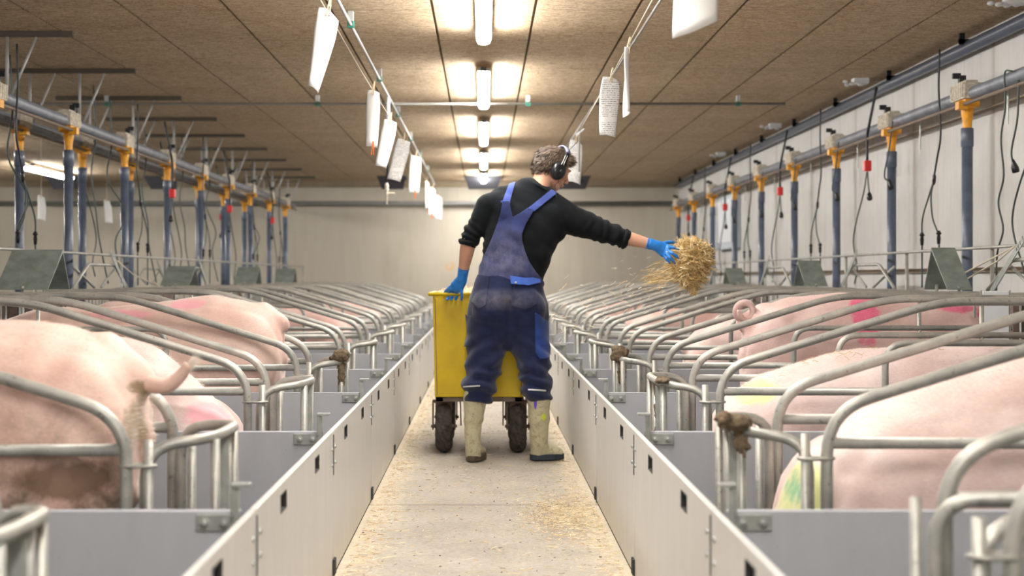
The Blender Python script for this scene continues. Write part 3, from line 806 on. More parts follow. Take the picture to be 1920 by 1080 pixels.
# ================================================================== FEED LINES
def feed_line(X, nm, ys, side, hangers):
    H = CAMZ + 1.16; X0 = X
    t = thing('feed_pipe', (X, 10.5, H), 'long dusty grey feed pipe under the ceiling above the %s' % nm, 'pipe')
    MB().tube([(X, YB + 0.4, H), (X, YF - 0.6, H)], 0.040, 16).build('pipe', M['auger'], t, True)
    mb = MB().tube([(X - side * 0.055, YB + 0.4, H - 0.07), (X - side * 0.055, YF - 0.6, H - 0.07)], 0.012, 8)
    mb.build('control_rod', plain('rusty_rod', (0.2, 0.15, 0.11), 0.7), t, True)
    for y in hangers:
        pass
    for i, y in enumerate(ys):
        d = thing('feed_downpipe', (X, y, 0.3), 'blue-grey downpipe with yellow cap under the feed pipe, %s, %s from the camera' % (nm, ORD[i]), 'downpipe', 'feed downpipes of the %s' % nm)
        MB().tube([(X, y, 0.30), (X, y, H - 0.21)], 0.034, 18).build('tube', M['feedtube'], d, True)
        MB().lathe((X, y, H - 0.33), (0, 0, 1), [(0, 0.036), (0.004, 0.0395), (0.115, 0.0395), (0.12, 0.036)], 18).build('sleeve', M['feedtube'], d, True)
        mb = MB().lathe((X, y, H - 0.215), (0, 0, 1), [(0, 0.029), (0.04, 0.030), (0.07, 0.033), (0.10, 0.038), (0.14, 0.040), (0.165, 0.036)], 14)
        mb.box((X - 0.045, y - 0.10, H - 0.085), (X + 0.045, y + 0.09, H - 0.035)); mb.box((X - side * 0.06 - 0.03, y - 0.11, H - 0.10), (X - side * 0.06 + 0.03, y - 0.04, H - 0.05))
        mb.build('outlet_cap', M['yellowcap'], d)
        mb = MB()
        mb.box((X - 0.065, y - 0.13, H - 0.034), (X + 0.055, y + 0.13, H + 0.055))
        mb.box((X - 0.045, y - 0.10, H + 0.05), (X + 0.035, y + 0.06, H + 0.085))
        for q in range(7): mb.box((X - 0.074, y - 0.12 + q * 0.036, H - 0.025), (X + 0.062, y - 0.10 + q * 0.036, H + 0.068))
        mb.build('valve_box', M['beige'], d, bevel=0.004)
        mb = MB().box((X - side * 0.02 - 0.02, y + 0.02, H + 0.0855), (X - side * 0.02 + 0.02, y + 0.06, H + 0.13)).box((X - side * 0.05 - 0.03, y + 0.03, H + 0.11), (X - side * 0.05 + 0.02, y + 0.05, H + 0.145))
        mb.build('lever', M['blackpl'], d)
YD = [9.06 + PITCH * i for i in range(-3, 9)]
feed_line(3.08, 'right pens', [y for y in YD if y > 3], 1, [])
feed_line(-3.10, 'left pens', [10.62 + 1.655 * i for i in range(-3, 8)], -1, [])
feed_line(-3.48, 'back left row', [10.66 + 1.67 * i for i in range(-3, 7)], -1, [])
# hanger rails and rods of the left feed pipes
HY = [9.25 + 1.66 * i for i in range(-1, 9)]
for i, y in enumerate(HY):
    t = thing('pipe_hanger', (-3.2, y, CEIL - 0.03), 'ceiling strip with four rods holding the left feed pipes, %s from the camera' % ORD[i], 'hanger', 'hangers of the left feed pipes')
    MB().box((-3.78, y - 0.02, CEIL - 0.035), (-2.67, y + 0.02, CEIL - 0.001)).build('ceiling_strip', M['strip'], t, bevel=0.003)
    for X in (-3.10, -3.48):
        MB().tube([(X, y, CEIL - 0.036), (X, y, CAMZ + 1.199)], 0.011, 8).build('rod', M['lampbody'], t, True)
        MB().tube([(X + 0.19, y, CEIL - 0.036), (X + 0.03, y, CAMZ + 1.19)], 0.009, 8).build('slanted_rod', M['lampbody'], t, True)
for i in range(11):
    y = 5.0 + 1.68 * i
    t = thing('pipe_hanger', (3.08, y, CAMZ + 1.2), 'thin strap holding the right feed pipe to the wall, %s from the camera' % ORD[i], 'hanger', 'straps of the right feed pipe')
    MB().box((3.078, y - 0.010, CAMZ + 0.90), (3.0835, y + 0.010, CAMZ + 1.12)).build('strap', M['galv_plain'], t)
# white clear-plastic fixtures on the ceiling at the right
for i, y in enumerate((8.1, 11.45, 14.8, 18.2)):
    mb = MB(); rng = random.Random(i)
    mb.box((2.97, y - 0.05, CEIL - 0.045), (3.09, y + 0.05, CEIL - 0.001))
    for q in range(6):
        mb.ell((2.90 + q * 0.03, y + rng.uniform(-0.05, 0.05), CEIL - 0.035 + rng.uniform(-0.02, 0.01)), (0.022, 0.025, 0.014), None, 8, 6)
    tag(mb.build('junction_box', M['white_plastic']), 'small white plastic fitting on the ceiling by the right wall, %s from the camera' % ORD[i], 'fitting', 'white fittings on the ceiling')

# ================================================================== CABLES
def cable(pts, r, mat, lb, grp=None, plug=False, name='hanging_cable'):
    t = thing(name, tuple(pts[-1]), lb, 'cable', grp)
    MB().tube(spline(pts, 6), r, 6).build('cord', mat, t, True)
    if plug:
        e = V(pts[-1]); MB().lathe(e + V((0, 0, 0.02)), (0.25, 0, -1), [(0, 0.006), (0.02, 0.012), (0.05, 0.022), (0.075, 0.022), (0.08, 0.016)], 10).build('plug', M['blackpl'], t, True)
    return t
def wig(pts): return [V(p) for p in pts]
XC = 3.02
cable([PX(1897, 133, XC), PX(1884, 138, XC), PX(1885, 200, XC), PX(1877, 260, XC), PX(1882, 330, XC), PX(1872, 380, XC), PX(1881, 430, XC), PX(1870, 475, XC), PX(1868, 545, XC)], 0.006, M['cable'], 'long green-grey cable looped over the feed pipe, nearest the right picture edge')
cable([PX(1910, 150, XC), PX(1908, 220, XC), PX(1897, 280, XC), PX(1899, 305, XC)], 0.006, M['cable'], 'short cable ending in a black plug by the right picture edge', None, True)
cable([PX(1935, 280, XC), PX(1912, 345, XC), PX(1899, 400, XC), PX(1901, 440, XC), PX(1918, 500, XC), PX(1925, 530, XC)], 0.006, M['cable'], 'bowed green-grey cable hanging at the right picture edge beside the plug')
def twin(y, X, s, lb, grp):
    """black lead from the top, splitting into two lamp leads"""
    q = lambda dx, z, dy: V((X + s * dx, y + dy, z))
    t = thing('heat_lamp_lead', (X, y, 1.2), lb, 'cable', grp)
    MB().tube(spline([q(0, 2.56, 0), q(0, 2.3, 0.02), q(0, 2.0, -0.02), q(0, 1.85, 0.05), q(0, 1.72, 0.12)], 6), 0.007, 6).build('cord', M['cableblack'], t, True)
    MB().lathe(q(0, 1.74, 0.11), (0, 0.2, -1), [(0, 0.006), (0.01, 0.013), (0.05, 0.013), (0.07, 0.007)], 8).build('splitter', M['blackpl'], t, True)
    for (e0, e1) in ((0.30, 0.38), (0.22, 0.02)):
        MB().tube(spline([q(0, 1.70, 0.12), q(0, 1.6, e0 * 0.6 + 0.05), q(0, 1.45, (e0 + e1) / 2 + 0.03), q(0, 1.30, e1), q(0, 0.98, e1)], 6), 0.006, 6).build('cord', M['cable'], t, True)
        MB().lathe(q(0, 1.36, e1), (0, 0, -1), [(0, 0.008), (0.02, 0.02), (0.03, 0.010), (0.05, 0.014), (0.09, 0.010)], 8).build('sleeve', M['blackpl'], t, True)
    return t
def redkit(y, X, s, lb, grp, z=1.93):
    q = lambda dx, z, dy: V((X + s * dx, y + dy, z))
    t = thing('socket_lead', (X, y, z - 0.03), lb, 'socket', grp)
    MB().tube(spline([q(0.08, 2.55, 0.02), q(0.02, 2.25, 0.02), q(0, 2.15, 0), q(0, z + 0.04, 0)], 6), 0.011, 6).build('cord', M['cableblack'], t, True)
    MB().box((X - 0.028, y - 0.03, z - 0.045), (X + 0.028, y + 0.03, z + 0.04)).build('red_socket', M['red'], t, bevel=0.008)
    MB().tube(spline([q(0, z - 0.05, 0.01), q(0, z - 0.2, 0.10), q(0, z - 0.42, 0.32), q(0, z - 0.6, 0.42), q(0, z - 0.8, 0.30), q(0, z - 0.93, 0.38)], 6), 0.006, 6).build('cord', M['cable'], t, True)
    MB().tube(spline([q(0, z - 0.05, -0.01), q(0, z - 0.14, -0.03), q(0, z - 0.22, -0.06)], 6), 0.006, 6).build('cord', M['cable'], t, True)
    MB().lathe(q(0, z - 0.21, -0.06), (0, -0.2, -1), [(0, 0.006), (0.02, 0.018), (0.055, 0.024), (0.07, 0.014)], 8).build('plug', M['blackpl'], t, True)
    return t
for i, y in enumerate((9.42, 12.75, 16.1, 19.4)):
    twin(y, XC, 1, 'black lead splitting into two green-grey leads along the right wall, %s from the camera' % ORD[i], 'split heat lamp leads at the right wall')
for i, y in enumerate((11.2, 14.5, 17.8, 21.0)):
    redkit(y, XC, 1, 'red plastic socket on a black lead along the right wall, %s from the camera' % ORD[i], 'red sockets at the right wall')
for i, y in enumerate((10.5, 12.1, 13.75, 15.4, 17.1)):
    cable([V((XC, y, 2.2)), V((XC, y + 0.1, 2.0)), V((XC, y + 0.22, 1.82)), V((XC, y + 0.1, 1.76))], 0.006, M['cable'], 'short loose cable with black plug below the right feed pipe, %s' % ORD[i], 'loose plugs under the right feed pipe', True)
for i, y in enumerate((10.9, 14.0, 17.4)):
    redkit(y + 2.8, -3.0, -1, 'red plastic socket on a lead over the left pens, %s from the camera' % ORD[i], 'red sockets over the left pens', 1.86)
for i, y in enumerate((12.5, 15.8, 19.1)):
    redkit(y, -3.52, -1, 'red plastic socket on a lead over the back left row, %s from the camera' % ORD[i], 'red sockets over the back left row', 1.99 if i == 0 else 1.86)
for i, y in enumerate((9.2, 12.4, 15.3, 18.6, 21.0)):
    twin(y, -3.02, -1, 'dark lead splitting in two over the left pens, %s from the camera' % ORD[i], 'split heat lamp leads over the left pens')
for i, (px, y) in enumerate(((18, 9.9), (175, 11.5), (205, 12.2), (270, 13.9), (340, 15.5), (390, 17.0), (470, 19.5))):
    X = (px - VX) * y / FPX
    rng = random.Random(i)
    a = [V((X, y, 2.6)), V((X + 0.02, y, 2.2)), V((X - 0.03, y + 0.05, 1.9)), V((X + rng.uniform(0, 0.15), y, 1.6)), V((X + 0.05, y, 1.35)), V((X + 0.12, y, 1.0))]
    cable(a, 0.007, M['cable'], 'thin grey-green cable hanging from the ceiling on the left, %s from the camera' % ORD[i], 'cables hanging on the left')
# slack pale ropes tied to the front rails
for i, (pts, lb) in enumerate([([PX(1903, 462, 2.93), PX(1860, 485, 2.93), PX(1808, 512, 2.90)], 'pale rope tied to the right front rail, beside the nearest right hood'),
                               ([PX(1905, 460, 2.93), PX(1870, 490, 2.9), PX(1815, 522, 2.88)], 'second pale rope tied to the right front rail, lower'),
                               ([PX(220, 489, -2.93), PX(250, 515, -2.9), PX(300, 538, -2.9)], 'pale rope running down from the left front rail')]):
    t = thing('rope', tuple(pts[-1]), lb, 'rope'); MB().tube(pts, 0.005, 6).build('cord', M['string'], t, True)
# pale blue cabinet on the right wall
t = thing('wall_cabinet', (XR - 0.05, 18.7, 1.4), 'pale blue-grey cabinet mounted on the right wall near its far end', 'cabinet')
MB().box((XR - 0.1, 18.0, 1.42), (XR - 0.001, 19.4, 2.12)).build('body', M['cabinet'], t, bevel=0.01)
MB().box((XR - 0.112, 18.08, 1.50), (XR - 0.101, 19.32, 2.06)).build('door', M['white_plastic'], t, bevel=0.004)

# ================================================================== PAPERS ON THE STRINGS
SX, SZ = 0.59, CAMZ + 1.02
for s, nm in SIDES:
    x = s * 0.60
    pts = [(x, 1.5, SZ + 0.02)] + [(x, y, SZ - (0.012 if i % 2 else 0)) for i, y in enumerate((5, 7, 9, 11, 13, 15, 17))] + [(x * 1.0, 20.5, SZ + 0.02)]
    if s > 0: pts = [(0.565 + 0.0105 * q[1], q[1], q[2]) for q in pts]
    tag(MB().tube(pts, 0.0036, 6).build('string', M['string']), 'long pale string holding the %s row of papers' % nm, 'string')
# cord dropping from the conduit to the left string
mprint, nt, b = newmat('printed_paper')
v = coord(nt); xs = sep(nt, v)
ln = math_(nt, 'LESS_THAN', math_(nt, 'FRACT', math_(nt, 'MULTIPLY', xs[2], 95)), 0.35)
wd = math_(nt, 'GREATER_THAN', noi(nt, coord(nt, 'Object', (160, 160, 95)), 1.0, 0), 0.47)
zone = ramp(nt, noi(nt, coord(nt, 'Object', (0.1, 0.1, 16)), 1.0, 1), [(0.40, (0,)*3), (0.45, (1,)*3)])
nt.links.new(mix(nt, math_(nt, 'MULTIPLY', math_(nt, 'MULTIPLY', ln, wd), zone), (0.84, 0.84, 0.83), (0.35, 0.35, 0.36)), b.inputs['Base Color'])
b.inputs['Roughness'].default_value = 0.7
def paper(x, y, ztop, w, h, yaw, curl, tilt, lb, grp, mat=None, peg='wood', bottom_peg=False, twist=0.0, wb=1.0, slope=0.6, roll=0.0):
    """an A4 sheet pegged at its top edge, curling about its long axis"""
    nx, nz = 9, 10; vs = []; fs = []
    for k in range(nz + 1):
        q = k / nz
        for i in range(nx + 1):
            u = i / nx - 0.5
            a = curl * (0.35 + 0.65 * q) * 2.0
            if abs(a) > 1e-3: lx = w * math.sin(a * u) / a; ly = w * (1 - math.cos(a * u)) / a
            else: lx, ly = w * u, 0
            pinch = (0.8 + 0.2 * min(1, q * 4)) * (1 + (wb - 1) * q)
            lx *= pinch; ly *= pinch
            th = yaw + twist * q
            px = lx * math.cos(th) - ly * math.sin(th); py = lx * math.sin(th) + ly * math.cos(th)
            vs.append((x + px + tilt * q * h, y + py + 0.02 * math.sin(q * 3), ztop - q * h - slope * max(0, u * 0.8 + 0.1) * w * (1 - q * 0.4) + tilt * u * w * 0.6 + roll * u))
    for k in range(nz):
        for i in range(nx): fs.append((k * (nx + 1) + i, k * (nx + 1) + i + 1, (k + 1) * (nx + 1) + i + 1, (k + 1) * (nx + 1) + i))
    ob = MB().add(vs, fs).build('paper_sheet', mat or M['paper'], None, True)
    sd = ob.modifiers.new('thick', 'SOLIDIFY'); sd.thickness = 0.0008
    tag(ob, lb, 'paper', grp)
    def pg(c, ang, mt, l2):
        mb = MB(); R3 = Matrix.Rotation(ang, 4, 'Y') @ Matrix.Rotation(0.1, 4, 'Z')
        T = Matrix.Translation(c) @ R3
        mb.box((-0.006, -0.005, -0.036), (-0.001, 0.005, 0.036), T @ Matrix.Rotation(0.07, 4, 'Y'))
        mb.box((0.001, -0.005, -0.036), (0.006, 0.005, 0.036), T @ Matrix.Rotation(-0.07, 4, 'Y'))
        mb.box((-0.007, -0.006, -0.003), (0.007, 0.006, 0.003), T)
        tag(mb.build('clothes_peg', mt), l2, 'clothes peg')
    if peg: pg(V((x, y, ztop + 0.012)), 0.15 if peg == 'wood' else 0.9, M['wood'] if peg != 'white' else M['white_plastic'], 'pale peg holding the ' + lb)
    if bottom_peg: pg(V((vs[-5][0], vs[-5][1], ztop - h - 0.01)), 0.05, M['orange'], 'orange peg under the ' + lb)
G1, G2 = 'papers pegged to the left string', 'papers pegged to the right string'
xl = -0.60
paper(-0.575, 5.3, SZ - 0.02, 0.10, 0.29, 0.35, 1.7, -0.20, 'largest white paper, leftmost, on the left string', G1, wb=0.62, slope=0.7)
paper(xl + 0.012, 7.6, SZ - 0.02, 0.078, 0.30, 0.2, 1.2, -0.03, 'second white paper on the left string', G1, bottom_peg=True, slope=0.3)
paper(xl + 0.015, 8.95, SZ - 0.03, 0.10, 0.29, 0.1, 1.4, -0.22, 'third white paper on the left string, tilted', G1, slope=0.2)
paper(xl + 0.03, 10.2, SZ - 0.03, 0.11, 0.29, 0.1, 0.9, -0.26, 'fourth, greyer paper on the left string, tilted', G1, mprint, slope=0.2)
paper(xl + 0.05, 11.6, SZ - 0.03, 0.11, 0.30, 0.5, 0.8, -0.05, 'fifth paper on the left string, folded in two', G1, bottom_peg=True, slope=0.2)
paper(xl + 0.02, 14.6, SZ - 0.03, 0.07, 0.29, 0.9, 0.4, 0.02, 'sixth, narrow paper on the left string', G1, bottom_peg=True)
paper(xl + 0.04, 15.7, SZ - 0.03, 0.09, 0.30, 0.7, 0.5, -0.05, 'seventh paper on the left string', G1, bottom_peg=True)
paper(xl + 0.07, 16.9, SZ - 0.04, 0.11, 0.29, 0.5, 0.8, 0.0, 'eighth and farthest paper on the left string', G1)
paper(0.66, 4.3, SZ + 0.025, 0.15, 0.30, 0.2, 0.5, -0.05, 'large white paper at the top picture edge, right string', G2, slope=-0.3, roll=0.05)
paper(0.632, 6.2, SZ - 0.02, 0.12, 0.28, 1.3, 1.3, 0.02, 'narrow crumpled paper seen edge-on, right string', G2, twist=0.45, wb=0.7)
paper(0.640, 7.1, SZ - 0.02, 0.115, 0.29, 0.15, 1.4, -0.05, 'printed curling paper on the right string', G2, mprint, slope=0.25)
paper(0.67, 9.9, SZ - 0.02, 0.14, 0.27, 1.45, 0.3, 0.0, 'paper seen edge-on near the crossing conduit, right string', G2, peg='white')
paper(0.668, 10.25, SZ - 0.03, 0.11, 0.30, 0.1, 0.9, -0.05, 'printed paper partly behind the worker\'s head', G2, mprint)
for (px, py, y, lb) in [(77, 385, 14.0, 'small white paper hanging far left between the downpipes'), (200, 392, 15.0, 'small white paper hanging left of the nearest downpipe pair')]:
    p = P(px, py, y); paper(p.x, p.y, p.z + 0.1, 0.08, 0.24, 0.3, 0.6, 0.1 if px > 100 else 0, lb, 'papers over the back left row')
for (px, y) in ((77, 14.0), (200, 15.0)):
    X = (px - VX) * y / FPX; z = P(px, 385 if px < 100 else 392, y).z + 0.1
    tag(MB().tube([(X, y, z + 0.02), (X, y, CEIL - 0.001)], 0.002, 5).build('string', M['string']), 'thin string from the ceiling to the %s small paper on the left' % ('first' if px < 100 else 'second'), 'string')
# water hose with brass-white nozzle hanging from the left conduit
xh, yh = -0.80, 11.9
t = thing('hose', (xh, yh, 1.65), 'black hose with pale valve nozzle hanging among the left papers', 'hose')
MB().tube([(xh, yh, CAMZ + 1.508), (xh, yh, CAMZ + 1.28)], 0.016, 10).build('white_connector', M['white_plastic'], t, True)
MB().tube([(xh, yh, CAMZ + 1.279), (xh, yh, CAMZ + 1.0), (xh - 0.012, yh, CAMZ + 0.78)], 0.010, 8).build('tube', M['cableblack'], t, True)
mb = MB().lathe((xh - 0.012, yh, CAMZ + 0.79), (0, 0, -1), [(0, 0.012), (0.02, 0.018), (0.06, 0.018), (0.065, 0.011), (0.09, 0.015), (0.12, 0.010), (0.18, 0.008)], 10)
mb.tube([(xh, yh, CAMZ + 0.70), (xh + 0.055, yh, CAMZ + 0.70)], 0.011, 8)
mb.build('nozzle', M['beige'], t)

# ================================================================== SOWS
def interp(prof, u):
    for (a, za), (b, zb) in zip(prof[:-1], prof[1:]):
        if a <= u <= b:
            t = (u - a) / (b - a); t = t * t * (3 - 2 * t) * 0.5 + t * 0.5
            return za + (zb - za) * t
    return prof[0][1] if u < prof[0][0] else prof[-1][1]
def sow(s, y, xr, top, label, marks=(), tint=(1, 1, 1), dirt=0.0, tail='curl', width=0.235, voxel=0.013, yaw=0.0, seed=1, sit=0.0, hairs=0):
    """sow whose rump is at |x| = xr, facing the side wall; top is the back line (distance from the rump, height)"""
    rng = random.Random(seed)
    X = lambda u, v=0.0, z=0.0: V((s * (xr + u), y + v, z))
    bot = [(0, 0.44), (0.12, 0.36), (0.30, 0.33), (0.55, 0.30), (0.8, 0.27), (1.05, 0.29), (1.25, 0.36), (1.40, 0.45)]
    if sit: bot = [(u, max(0.03, z - sit * (1 - u * 0.6))) for u, z in bot]
    wid = [(0, 0.12), (0.10, 0.19), (0.28, width + 0.01), (0.45, width), (0.75, width + 0.02), (1.0, width), (1.2, width * 0.88), (1.40, 0.15)]
    us = [0.015, 0.06, 0.14, 0.24, 0.36, 0.5, 0.65, 0.8, 0.95, 1.1, 1.22, 1.32, 1.40]
    mb = MB(); seg = 28; vs = []; fs = []
    rings = []
    for u in us:
        zt = interp(top, u); zb = interp(bot, u); w_ = interp(wid, u)
        if u < 0.05: zt -= 0.05; zb += 0.02; w_ *= 0.8
        ring = []
        for k in range(seg):
            a = 2 * PI * k / seg
            ca, sa = math.cos(a), math.sin(a)
            cx = abs(ca) ** 0.85 * (1 if ca > 0 else -1); sz = abs(sa) ** 0.9 * (1 if sa > 0 else -1)
            pinch = 1.0 - 0.10 * max(0, sa) ** 2
            ring.append(X(u, w_ * cx * pinch, (zt + zb) / 2 + (zt - zb) / 2 * sz))
        rings.append(ring)
    for r in rings: vs += r
    n = len(rings)
    for i in range(n - 1):
        for k in range(seg):
            k2 = (k + 1) % seg
            fs.append((i * seg + k, i * seg + k2, (i + 1) * seg + k2, (i + 1) * seg + k))
    fs.append(tuple(range(seg - 1, -1, -1))); fs.append(tuple((n - 1) * seg + k for k in range(seg)))
    mb.add(vs, fs)
    zr = interp(top, 0.2)
    # hams, shoulders
    for sg in (-1, 1):
        mb.ell(X(0.20, sg * 0.125, zr - 0.30), (0.19, 0.115, 0.25))
        mb.ell(X(1.12, sg * 0.13, interp(top, 1.1) - 0.30), (0.17, 0.10, 0.22))
        # hind leg: stifle forward, hock backward
        g = 0.06 if sit else 0
        mb.limb([X(0.20, sg * 0.14, 0.52 - g), X(0.27, sg * 0.15, 0.36 - g), X(0.13, sg * 0.15, 0.235), X(0.16, sg * 0.15, 0.10), X(0.19, sg * 0.15, 0.045)], [(0.12, 0.10), (0.085, 0.075), (0.044, 0.040), (0.034, 0.032), (0.042, 0.036)], (1, 0, 0), 14)
        mb.limb([X(1.12, sg * 0.13, 0.50), X(1.08, sg * 0.14, 0.30), X(1.12, sg * 0.14, 0.20), X(1.11, sg * 0.14, 0.09), X(1.14, sg * 0.14, 0.04)], [(0.10, 0.085), (0.058, 0.052), (0.044, 0.042), (0.034, 0.032), (0.040, 0.036)], (1, 0, 0), 14)
    # neck, head carried low into the trough, snout
    zs = interp(top, 1.2) - 0.20
    mb.limb([X(1.22, 0, zs), X(1.40, 0, zs - 0.05), X(1.52, 0, zs - 0.12)], [(0.19, 0.17), (0.16, 0.14), (0.12, 0.115)], (0, 1, 0), 20)
    mb.limb([X(1.46, 0, zs - 0.08), X(1.60, 0, zs - 0.19), X(1.70, 0, zs - 0.30)], [(0.115, 0.12), (0.075, 0.08), (0.058, 0.055)], (0, 1, 0), 20)
    mb.limb([X(1.695, 0, zs - 0.295), X(1.715, 0, zs - 0.32)], [(0.062, 0.056), (0.064, 0.058)], (0, 1, 0), 16)
    # root of the tail
    zt0 = interp(top, 0.03)
    if not sit: mb.limb([X(0.12, 0, interp(top, 0.12) - 0.05), X(0.02, 0, zt0 - 0.035)], [0.07, 0.045], (0, 1, 0), 14)
    for sg in (-1, 1): mb.ell(X(0.012, sg * 0.022, zr - 0.30), (0.03, 0.022, 0.05))
    mat = skin_mat('sow_skin_%d' % seed, tint, marks, dirt)
    t = thing('sow', tuple(X(0.7)), label, 'pig', 'sows in the crates')
    fn = lambda p, n: noise.noise(p * 5) * 0.012 + noise.noise(p * 14) * 0.0045 + noise.noise(V((p.x * 9, p.y * 30, p.z * 30))) * 0.0018
    body = fuse(mb, 'body', mat, t, voxel, 8, fn, 1)
    # ears
    for sg in (-1, 1):
        b0 = X(1.47, sg * 0.09, zs + 0.01); mb = MB()
        mb.limb([b0, b0 + V((s * 0.05, sg * 0.06, 0.02)), b0 + V((s * 0.13, sg * 0.10, -0.06)), b0 + V((s * 0.19, sg * 0.09, -0.15))], [(0.05, 0.014), (0.07, 0.010), (0.06, 0.008), (0.015, 0.006)], (0, 1, 0.3), 12)
        mb.build('ear', mat, t, True)
        MB().ell(X(1.585, sg * 0.078, zs - 0.13), (0.012, 0.010, 0.010), None, 10, 6).build('eye', M['blackpl'], t, True)
    # hooves
    for u in (0.195, 1.145):
        for sg in (-1, 1):
            mb = MB()
            for q in (-1, 1): mb.limb([X(u + 0.0, sg * (0.15 if u < 1 else 0.14) + q * 0.016, 0.045), X(u + 0.03, sg * (0.15 if u < 1 else 0.14) + q * 0.018, 0.014)], [(0.022, 0.016), (0.028, 0.015)], (1, 0, 0), 10)
            mb.build('hoof', M['brown'], t, True)
    # tail
    T0 = X(0.03, 0, zt0 - 0.035) if not sit else X(0.05, 0, zt0 - 0.08)
    mb = MB()
    if tail == 'curl':
        pts = [T0]; R_ = 0.043; c = T0 + V((-s * 0.010, -0.01, 0.062))
        pts += [T0 + V((-s * 0.03, -0.005, 0.0))]
        for q in range(15):
            a = -0.5 * PI + q * 2 * PI / 11
            pts.append(V((c.x - s * R_ * math.cos(a) * (1 - q * 0.01), c.y - q * 0.004, c.z + R_ * math.sin(a))))
        mb.tube(spline(pts, 3), 0, 10, True, [0.025 * (1 - 0.55 * i / (3 * (len(pts) - 1))) for i in range(3 * (len(pts) - 1) + 1)])
    elif tail == 'brush':
        pts = [T0 + V((s * 0.02, 0, 0.01)), T0 + V((-s * 0.03, -0.01, -0.005)), T0 + V((-s * 0.085, -0.02, -0.012)), T0 + V((-s * 0.12, -0.02, 0.012)), T0 + V((-s * 0.145, -0.02, 0.045))]
        sp = spline(pts, 5); mb.tube(sp, 0, 10, True, [0.030 * (1 - 0.55 * i / (len(sp) - 1)) for i in range(len(sp))])
    else:
        pts = [T0 + V((s * 0.03, 0, 0.0)), T0 + V((-s * 0.002, 0.0, -0.02)), T0 + V((-s * 0.012, 0.0, -0.07)), T0 + V((-s * 0.008, 0, -0.13))]
        sp = spline(pts, 5); mb.tube(sp, 0, 10, True, [0.022 * (1 - 0.6 * i / (len(sp) - 1)) for i in range(len(sp))])
    tl = mb.build('tail', skin_mat('tail_skin_%d' % seed, tuple(a * 0.9 for a in tint), (), 0.5 if tail == 'brush' else 0), t, True)
    # bristles: on the tail tip and a fuzz along the back
    if hairs:
        hb = MB(); me = body.data; o0 = wloc(t)
        polys = [p for p in me.polygons if p.normal.z > -0.15 and p.center.z > 0.60 and s * (p.center.x + o0.x) < xr + 1.2]
        for _ in range(hairs):
            p = rng.choice(polys); c = p.center + o0 + V((rng.uniform(-.006, .006), rng.uniform(-.006, .006), 0))
            d = (p.normal * 0.45 + V((-s * 0.9, rng.uniform(-.25, .25), -0.15 + rng.uniform(-.2, .2)))).normalized()
            L = rng.uniform(0.008, 0.017); sd = d.cross(V((rng.uniform(-1, 1), rng.uniform(-1, 1), rng.uniform(-1, 1)))).normalized() * 0.0004
            hb.add([c - sd, c + sd, c + d * L], [(0, 1, 2)])
        if tail == 'brush':
            for _ in range(420):
                c = V(sp[-1]).lerp(V(sp[-6]), rng.random() ** 1.5)
                d = V((-s * rng.uniform(0.4, 1), rng.uniform(-.4, .4), rng.uniform(0.2, 0.9))).normalized(); L = rng.uniform(0.02, 0.05)
                sd = d.cross(V((0, 1, 0.3))).normalized() * 0.0008
                hb.add([c - sd, c + sd, c + d * L], [(0, 1, 2)])
        hb.build('bristles', M['bristle'], t)['kind'] = 'stuff'
    return t
m, nt, b = newmat('pale_bristle')
b.inputs['Base Color'].default_value = (0.95, 0.86, 0.78, 1); b.inputs['Roughness'].default_value = 0.5
M['bristle'] = m
PINK = (0.85, 0.10, 0.26); LP = (0.90, 0.40, 0.46); GREEN = (0.03, 0.42, 0.24); YG = (0.66, 0.72, 0.26)
def cy(nm, k): g = crates[(nm, k)]; return (g[2] + g[3]) / 2
yy = cy('right', 0)
sow(1, yy, 0.83, [(0, 0.45), (0.10, 0.555), (0.19, 0.64), (0.30, 0.70), (0.50, 0.765), (0.75, 0.83), (1.0, 0.86), (1.4, 0.78)], 'large pale sow with green paint on her rump, nearest right crate', [(YG, (0.87, yy - 0.10, 0.45), (0.075, 0.16, 0.11)), ((0.02, 0.36, 0.19), (0.83, yy - 0.08, 0.49), (0.055, 0.16, 0.075))], (1.02, 1.04, 1.04), 0.0, 'hang', 0.25, seed=11, sit=0.2, hairs=14000)
yy = cy('right', 1)
sow(1, yy, 0.90, [(0, 0.43), (0.10, 0.57), (0.23, 0.655), (0.48, 0.735), (0.78, 0.775), (1.1, 0.80), (1.4, 0.74)], 'pale sow with yellow-green paint on her rump, second right crate', [(YG, (1.06, yy - 0.12, 0.60), (0.10, 0.14, 0.06))], (1.04, 1.08, 1.1), 0.0, 'hang', 0.23, seed=12, sit=0.2, hairs=12000)
yy = cy('right', 2)
sow(1, yy, 1.33, [(0, 0.83), (0.10, 0.90), (0.25, 0.945), (0.42, 0.972), (0.8, 0.955), (1.1, 0.95), (1.4, 0.84)], 'pink sow with curled tail and magenta paint on her side, right', [(PINK, (1.93, yy - 0.18, 0.85), (0.075, 0.20, 0.15)), (PINK, (2.42, yy - 0.15, 0.90), (0.12, 0.2, 0.03)), (PINK, (2.56, yy - 0.18, 0.86), (0.05, 0.2, 0.03))], (0.98, 0.92, 0.92), 0.15, 'curl', 0.24, seed=13, hairs=8000)
yy = cy('right', 3)
sow(1, yy, 1.28, [(0, 0.60), (0.10, 0.70), (0.25, 0.775), (0.42, 0.82), (0.8, 0.85), (1.1, 0.86), (1.4, 0.78)], 'pale sow behind the curled tail, right, with small magenta marks', [(PINK, (1.66, yy - 0.1, 0.80), (0.06, 0.2, 0.03))], (1.03, 1.03, 1.03), 0.0, 'hang', 0.22, seed=14)
yy = cy('left', 0)
